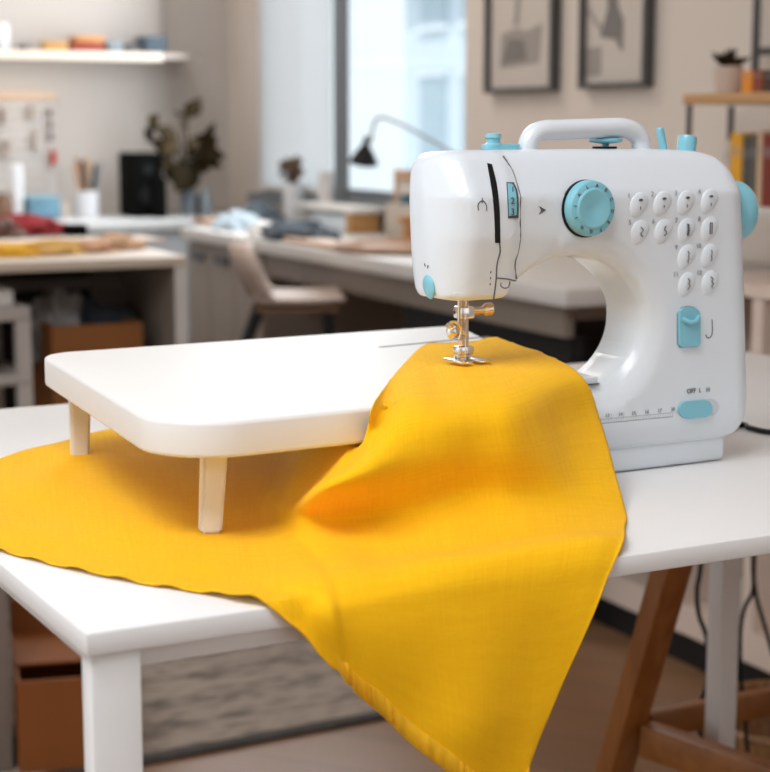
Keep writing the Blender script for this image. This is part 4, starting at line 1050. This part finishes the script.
lsolid('cream_cup', 'small cream cup between the blue tin and the pencil pot', 'cup', 62, -.2+LQ, MB().lathe([(5*k,0),(6.5*k,14*k),(6*k,14*k),(4.6*k,.008),(.0004,.008)], 20), mat('cream_glaze', (.56,.47,.41), .5))
# pegboard with hanging tools
x0 = lpt(-60, 150, -.02)[0]; x1 = lpt(55, 150, -.02)[0]; z1 = lpt(30, 92, -.02)[1]; z0_ = lpt(30, 198, -.02)[1]
t = thing('pegboard', 'pale grid pegboard with a wooden top rail on the left wall', 'pegboard', LF.w((x0+x1)/2, -.004, z0_), LR)
hw = (x1-x0)/2; hh = z1-z0_
MB().box(-hw, hw, -.012, 0, 0, hh-.03).build('panel', mat('pegboard_white', (.55,.52,.50), .7, var=.04), t)
MB().box(-hw-.01, hw+.01, -.024, 0, hh-.0295, hh, .003).build('top_rail', wood('rail_pale_oak', (.48,.33,.22), (.58,.42,.30), 0), t)
gq = MB()
for i in range(13): gq.box(-hw+.03+i*(2*hw-.06)/12-.002, -hw+.03+i*(2*hw-.06)/12+.002, -.0135, -.0121, .02, hh-.04)
for i in range(9): gq.box(-hw+.02, hw-.02, -.0150, -.0136, .03+i*(hh-.09)/8-.002, .03+i*(hh-.09)/8+.002)
gq.build('grid_wire', mat('grid_tan', (.40,.34,.30), .6), t)
for i, (px, py, w, h, col, lab) in enumerate(((50,113,5,6,(.13,.09,.07),'dark brown bobbin, topmost of the column on the pegboard'),(50.5,125,5,6,(.15,.10,.08),'brown bobbin second from the top of the pegboard column'),(51,137,5,6,(.14,.10,.08),'brown bobbin just above the red one on the pegboard'),(53,158,7,14,(.42,.04,.025),'red thread holder hanging lowest on the pegboard'),(2,117,7,14,(.22,.16,.13),'brown tool hanging at the left of the pegboard'),(6,148,9,14,(.34,.27,.23),'tan tool hanging below the brown tool on the pegboard'),(32,112,8,10,(.44,.37,.33),'beige card of thread near the pegboard centre'),(36,140,7,16,(.45,.39,.35),'beige ribbon card low on the pegboard'))):
    x, z = lpt(px, py, -.03); kk = lk(px, -.03)
    q = MB().lathe([(w*kk*.5,-h*kk*.5),(w*kk*.42,-h*kk*.38),(w*kk*.42,h*kk*.38),(w*kk*.5,h*kk*.5),(.0004,h*kk*.5)], 14)
    q.tube([(0,0,h*kk*.5), (0,.010,h*kk*.5+.012), (0,w*kk*.2,h*kk*.5+.014)], .002, 6)
    tag(q.build('thread_spool' if i < 4 else 'hanging_tool', mat('peg_%d' % i, col, .7), None, LF.w(x, -.022-w*kk*.55, z), LR), lab, 'spool' if i < 4 else 'tool', 'things hanging on the pegboard')
# LED shelf
SZ = lpt(80, 57, -.22)[1]
x1 = lpt(162, 62, -.22)[0]
x1b = lpt(182, 62, -.02)[0]
t = thing('lit_wall_shelf', 'white wall shelf with a glowing light strip on the left wall', 'shelf', LF.w(0,-.003,SZ), LR)
MB().box(-3.0, x1b, -.20, 0, .0, .018).build('shelf_board', mat('shelf_tan', (.42,.36,.32), .6), t)
MB().box(-3.0, x1, -.222, -.2005, -.008, .018).build('light_strip', mat('warm_light_strip', (.5,.43,.36), .4, emit=(1,.84,.66), estr=.46), t)
px_ = lpt(165, 30, -.02)[0]
MB().box(px_-.006, px_+.006, -.012, -.001, .0185, .9).build('hanger_rod', mat('soft_grey_rod', (.40,.36,.33), .6), t)
def sbox(px0, px1, pyt, col, label, name='storage_box', cat='box', lid=True):
    a = lpt(px0, 50, -.15)[0]; c = lpt(px1, 50, -.15)[0]; h = lpt((px0+px1)/2, pyt, -.15)[1]-(SZ+.0185); w = (c-a)/2*.97
    tt = thing(name, label, cat, LF.w((a+c)/2, -.11, SZ+.0185), LR, 'boxes on the lit wall shelf')
    m = mat('sbox_%s' % label[:14], col, .6, var=.08)
    MB().box(-w, w, -.06, .06, 0, h*.78, .003).build('box_body', m, tt)
    MB().box(-w-.001, w+.001, -.062, .062, h*.78+.0004, h, .003).build('lid', mat('slid_%s' % label[:14], tuple(min(1, c_*1.25) for c_ in col), .6), tt)
    return tt
sbox(41, 67, 41.5, (.52,.28,.08), 'ochre box on the lit wall shelf')
sbox(71, 103, 44, (.34,.05,.035), 'red box stacked under the orange tray on the lit shelf')
sbox(143, 165, 36.5, (.05,.075,.10), 'dark navy box at the right end of the lit shelf')
sbox(106, 122, 41.5, (.22,.26,.28), 'grey-blue box in the middle of the lit shelf')
sbox(123, 139, 44.5, (.07,.07,.075), 'low charcoal box left of the navy box')
sbox(24, 39, 43.5, (.30,.26,.24), 'small taupe box left of the ochre box')
a = lpt(75,38,-.15)[0]; c = lpt(104,38,-.15)[0]; zz = lpt(88,43.4,-.15)[1]
tag(MB().box(-(c-a)/2, (c-a)/2, -.05, .05, 0, .022, .003).build('orange_tray', mat('orange_tray_paint', (.55,.24,.07), .5), None, LF.w((a+c)/2, -.11, zz+.003), LR), 'flat orange tray lying on the red box', 'tray')
k = lk(5,-.12)
lsolid('white_jar', 'tall white jar at the left end of the lit shelf', 'jar', 6, -.11, MB().lathe([(8*k,0),(9*k,.006),(9*k,24*k),(6*k,27*k),(.0004,27.5*k)], 24), CERW, None, SZ+.0185)

# ================================================================ ISLAND TABLE (left middle)
IZ = .75
p1 = Pz(187,256,IZ); IF = Frame(p1.x, p1.y, WY+90)
it = thing('island_workbench', 'pale open workbench with storage shelves at the left', 'workbench', IF.w(0,0,0), IF.a)
MB().box(-1.9, 0, 0, .72, IZ-.022, IZ, .003).build('worktop', mat('cream_worktop', (.66,.56,.46), .5, var=.03), it)
MB().box(-.024, -.001, .012, .70, 0, IZ-.0225).build('side_panel', TAUPE, it)  # taupe puts the shade under the bench onto the pale panel's inner face
MB().box(-.026, -.001, .003, .0118, 0, IZ-.0225).build('lit_edge_strip', PALE, it)  # front edge of the same panel, coloured pale as its lit side
MB().box(-1.9, -.0265, .66, .68, .05, IZ-.0225).build('back_panel', mat('bench_shade_back', (.03,.022,.017), .9), it)  # near-black colour stands in for the shade under the bench
xs = IF.pt(118, 300, .62)[0]; MB().box(xs-.02, xs+.01, .38, .659, 0, IZ-.0225).build('divider', TAUPE, it)
MB().box(-1.9, xs-.0205, .40, .43, IZ-.10, IZ-.075).build('rail', TAUPE, it)
# grey shelf rack under the bench
x1 = IF.pt(33, 350, .05)[0]; x0 = x1-.55
rk = thing('storage_rack', 'pale grey storage rack under the left end of the workbench', 'rack', IF.w(x1, .06, 0), IF.a)
zz1 = IF.pt(15, 307, .06)[1]; zz2 = IF.pt(15, 376, .06)[1]
GR = mat('grey_white_rack', (.50,.455,.42), .6)
MB().box(-.55, 0, 0, .30, zz1-.03, zz1, .002).build('shelf', GR, rk)
MB().box(-.55, 0, 0, .30, zz2-.02, zz2, .002).build('shelf', GR, rk)
MB().box(-.55, 0, 0, .30, .06, .08, .002).build('shelf', GR, rk)
for x in (-.03, -.55):
    for y in (.001, .27): MB().box(x, x+.03, y, y+.029, 0, zz1-.0305).build('post', GR, rk)
t = thing('storage_box', 'pale grey lidded box on the middle shelf of the rack', 'box', IF.w(x1-.27, .09, zz2+.0008), IF.a)
hd = IF.pt(12, 334, .09)[1]-zz2
MB().box(-.22, .19, 0, .2, 0, hd, .004).build('box_body', GR, t)
MB().box(-.225, .195, -.004, .204, hd+.0004, hd+.018, .003).build('lid', PALE, t)
t = tag(MB().box(-.25, -.03, .02, .24, 0, .035, .004).build('paper_stack', PAPER, None, IF.w(x1, .06, zz1+.0008), IF.a), 'flat stack of white paper on top of the rack', 'paper')
tag(MB().box(-.12,.12,-.10,.10,0,.07,.006).build('brown_case', mat('brown_case_paint', (.26,.10,.03), .7), None, IF.w(IF.pt(28,300,.32)[0]-.12, .50, IZ-.30), IF.a), 'brown case tucked behind the paper stack', 'case') if False else None
# orange crate
xa, xb = IF.pt(52, 340, .10)[0], IF.pt(143, 340, .10)[0]
zc_ = IF.pt(95, 325, .10)[1]
cr = thing('storage_crate', 'orange-brown crate of folded cloth under the workbench', 'crate', IF.w((xa+xb)/2, .10, 0), IF.a)
hw = (xb-xa)/2; ORW = mat('orange_brown_board', (.27,.095,.018), .7, var=.1)
MB().box(-hw, hw, 0, .014, 0, zc_).build('front_panel', ORW, cr)
MB().box(-hw, hw, .26, .274, 0, zc_).build('back_panel', ORW, cr)
MB().box(-hw, -hw+.014, .0145, .2595, 0, zc_).box(hw-.014, hw, .0145, .2595, 0, zc_).build('side_panel', ORW, cr)
MB().box(-hw+.0145, hw-.0145, .0145, .2595, .01, zc_-.09).build('bottom', ORW, cr)
def inbox(dx, dy, m, label, rx, rz, seed): tag(crumple(rx, .085, rz, seed).build('folded_cloth', m, None, IF.w((xa+xb)/2+dx*hw, .10+dy, zc_-.0895), IF.a), label, 'cloth', 'cloths in the orange crate')
inbox(.45, .135, NAVY, 'navy cloth bundled in the right of the orange crate', .085, .125, 21)
inbox(-.45, .16, mat('grey_cloth', (.33,.31,.30), .9), 'pale grey cloth bundled in the left of the orange crate', .085, .15, 25)
# things on the bench
def isolid(name, label, cat, px, py, mb, m, group=None, rz=0):
    p = Pz(px, py, IZ+.0008); return tag(mb.build(name, m, None, p, IF.a+rz), label, cat, group)
TANF = mat('tan_paper_pattern', (.55,.30,.17), .8, var=.2); YELF = mat('mustard_felt', (.78,.42,.03), .9, var=.15)
gI = 'offcuts laid out on the workbench'
isolid('fabric_offcut', 'mustard yellow fabric offcut at the left front of the workbench', 'fabric', 12, 256, crumple(.07,.045,.03,31), YELF, gI)
isolid('fabric_offcut', 'golden tan fabric offcut right of the mustard one', 'fabric', 50, 254, crumple(.085,.05,.03,33), mat('gold_felt', (.68,.40,.12), .9, var=.2), gI)
isolid('fabric_offcut', 'tan fabric offcut in the middle of the row on the workbench', 'fabric', 84, 252, crumple(.075,.05,.028,36), TANF, gI)
isolid('fabric_offcut', 'tan fabric offcut at the right end of the row on the workbench', 'fabric', 116, 249, crumple(.065,.05,.033,39), mat('light_tan', (.58,.36,.22), .9, var=.15), gI)
isolid('pattern_paper', 'large pale pattern paper lying at the back of the workbench', 'paper', 66, 243, MB().box(-.24,.22,-.09,.10,0,.008), mat('blush_paper', (.62,.52,.45), .8))
isolid('red_cloth', 'folded red cloth at the back left of the workbench', 'cloth', 22, 235, crumple(.13,.06,.05,41), mat('deep_red_cloth', (.28,.015,.018), .9, var=.2))
isolid('brown_pouch', 'dark brown pouch beside the red cloth at the left', 'pouch', 2, 241, crumple(.06,.05,.05,43), mat('dark_brown_leather', (.10,.04,.025), .6))
isolid('black_box', 'small flat black box on the workbench below the pencil pot', 'box', 75, 236, MB().box(-.026,.026,-.03,.03,0,.03,.004), SPK)

# ================================================================ FLOOR THINGS
ra = Pz(150,765,0); rb_ = Pz(375,722,0)
ry = atan2(rb_.y-ra.y, rb_.x-ra.x)
t = thing('woven_rug', 'grey patterned woven rug on the wooden floor under the table', 'rug', (ra.x, ra.y, .0), ry)
MB().box(-.75, .75, .03, 1.15, .001, .008, .002).build('rug_field', rug_mat(), t)
MB().box(-.75, .75, 0, .0295, .001, .009, .002).build('border', mat('dark_rug_border', (.07,.06,.052), .95, var=.4, scale=40), t)
# orange open carton
pf = Pz(5,768,.01); 
t = thing('orange_carton', 'open orange cardboard carton on the floor behind the table leg', 'carton', (pf.x+.10, pf.y+.10, .0095), radians(14))
MB().box(-.1, .085, -.10, -.094, 0, .150).build('front_panel', CARD, t)
MB().box(-.1, .085, .154, .16, 0, .215).build('back_panel', CARD, t)
MB().box(-.1, -.094, -.0935, .1535, 0, .150).box(.079, .085, -.0935, .1535, 0, .150).build('side_panel', CARD, t)
MB().box(-.0935, .0785, -.0935, .1535, 0, .006).build('bottom', CARD, t)
MB().box(-.0995, .0845, -.02, .1530, .1505, .1545).build('inner_flap', CARD, t)
t = tag(MB().box(-.10,.075,-.09,.09,0,.36,.006).build('grey_bin', mat('grey_brown_bin', (.22,.17,.14), .7), None, (pf.x-.078, pf.y+.06, .0095), radians(14)), 'grey-brown bin standing left of the orange carton', 'bin')
# ================================================================ LIGHT, SKY, CAMERA
w = bpy.data.worlds.new('daylight'); bpy.context.scene.world = w; w.use_nodes = True
bgN = w.node_tree.nodes['Background']; bgN.inputs['Color'].default_value = (.90, .96, 1.0, 1); bgN.inputs['Strength'].default_value = .95
def area(name, loc, target, size, sy, power, col):
    l = bpy.data.lights.new(name, 'AREA'); l.shape = 'RECTANGLE'; l.size = size; l.size_y = sy; l.energy = power; l.color = col
    o = bpy.data.objects.new(name, l); C.objects.link(o); o.location = loc
    o.rotation_euler = (Vector(target)-Vector(loc)).to_track_quat('-Z', 'Y').to_euler(); return o
area('ceiling_softlight', (-.50, .50, 2.62), (.05, 1.3, .8), 1.6, 1.3, 47, (.93, .965, 1.0))
area('window_daylight', WF.w((xl+xr)/2, -.22, 1.6), WF.w((xl+xr)/2, -3, 1.55), 1.6, 1.3, 26, (.88, .95, 1))
area('shelf_strip_light', LF.w(-1.45, -.21, SZ-.03), LF.w(-1.45, -.02, .7), 1.7, .05, 1.6, (1, .88, .74))
area('far_room_fill', (-.95, 4.35, 2.64), (-.95, 4.36, 0), 1.1, 1.1, 15, (1, .95, .89))  # added fill without a visible fixture, brightens the far corner, desk and bench tops
s = bpy.data.lights.new('sun', 'SUN'); s.energy = 2.2; s.angle = radians(2); s.color = (1, .97, .93)
so_ = bpy.data.objects.new('sun', s); C.objects.link(so_); so_.rotation_euler = (radians(35), 0, radians(WY+66-20))
cam = bpy.data.cameras.new('camera'); co = bpy.data.objects.new('camera', cam); C.objects.link(co)
co.location = (0, 0, H); co.rotation_euler = (pi/2-PITCH, 0, 0)
cam.sensor_fit = 'HORIZONTAL'; cam.sensor_width = 36; cam.lens = 36*F_PX/770; cam.clip_start = .05
cam.dof.use_dof = True; cam.dof.focus_distance = 1.30; cam.dof.aperture_fstop = 7.8
sc = bpy.context.scene; sc.camera = co
sc.view_settings.view_transform = 'Standard'; sc.view_settings.look = 'None'; sc.view_settings.gamma = 1; sc.view_settings.use_curve_mapping = False
sc.view_settings.exposure = 0.40
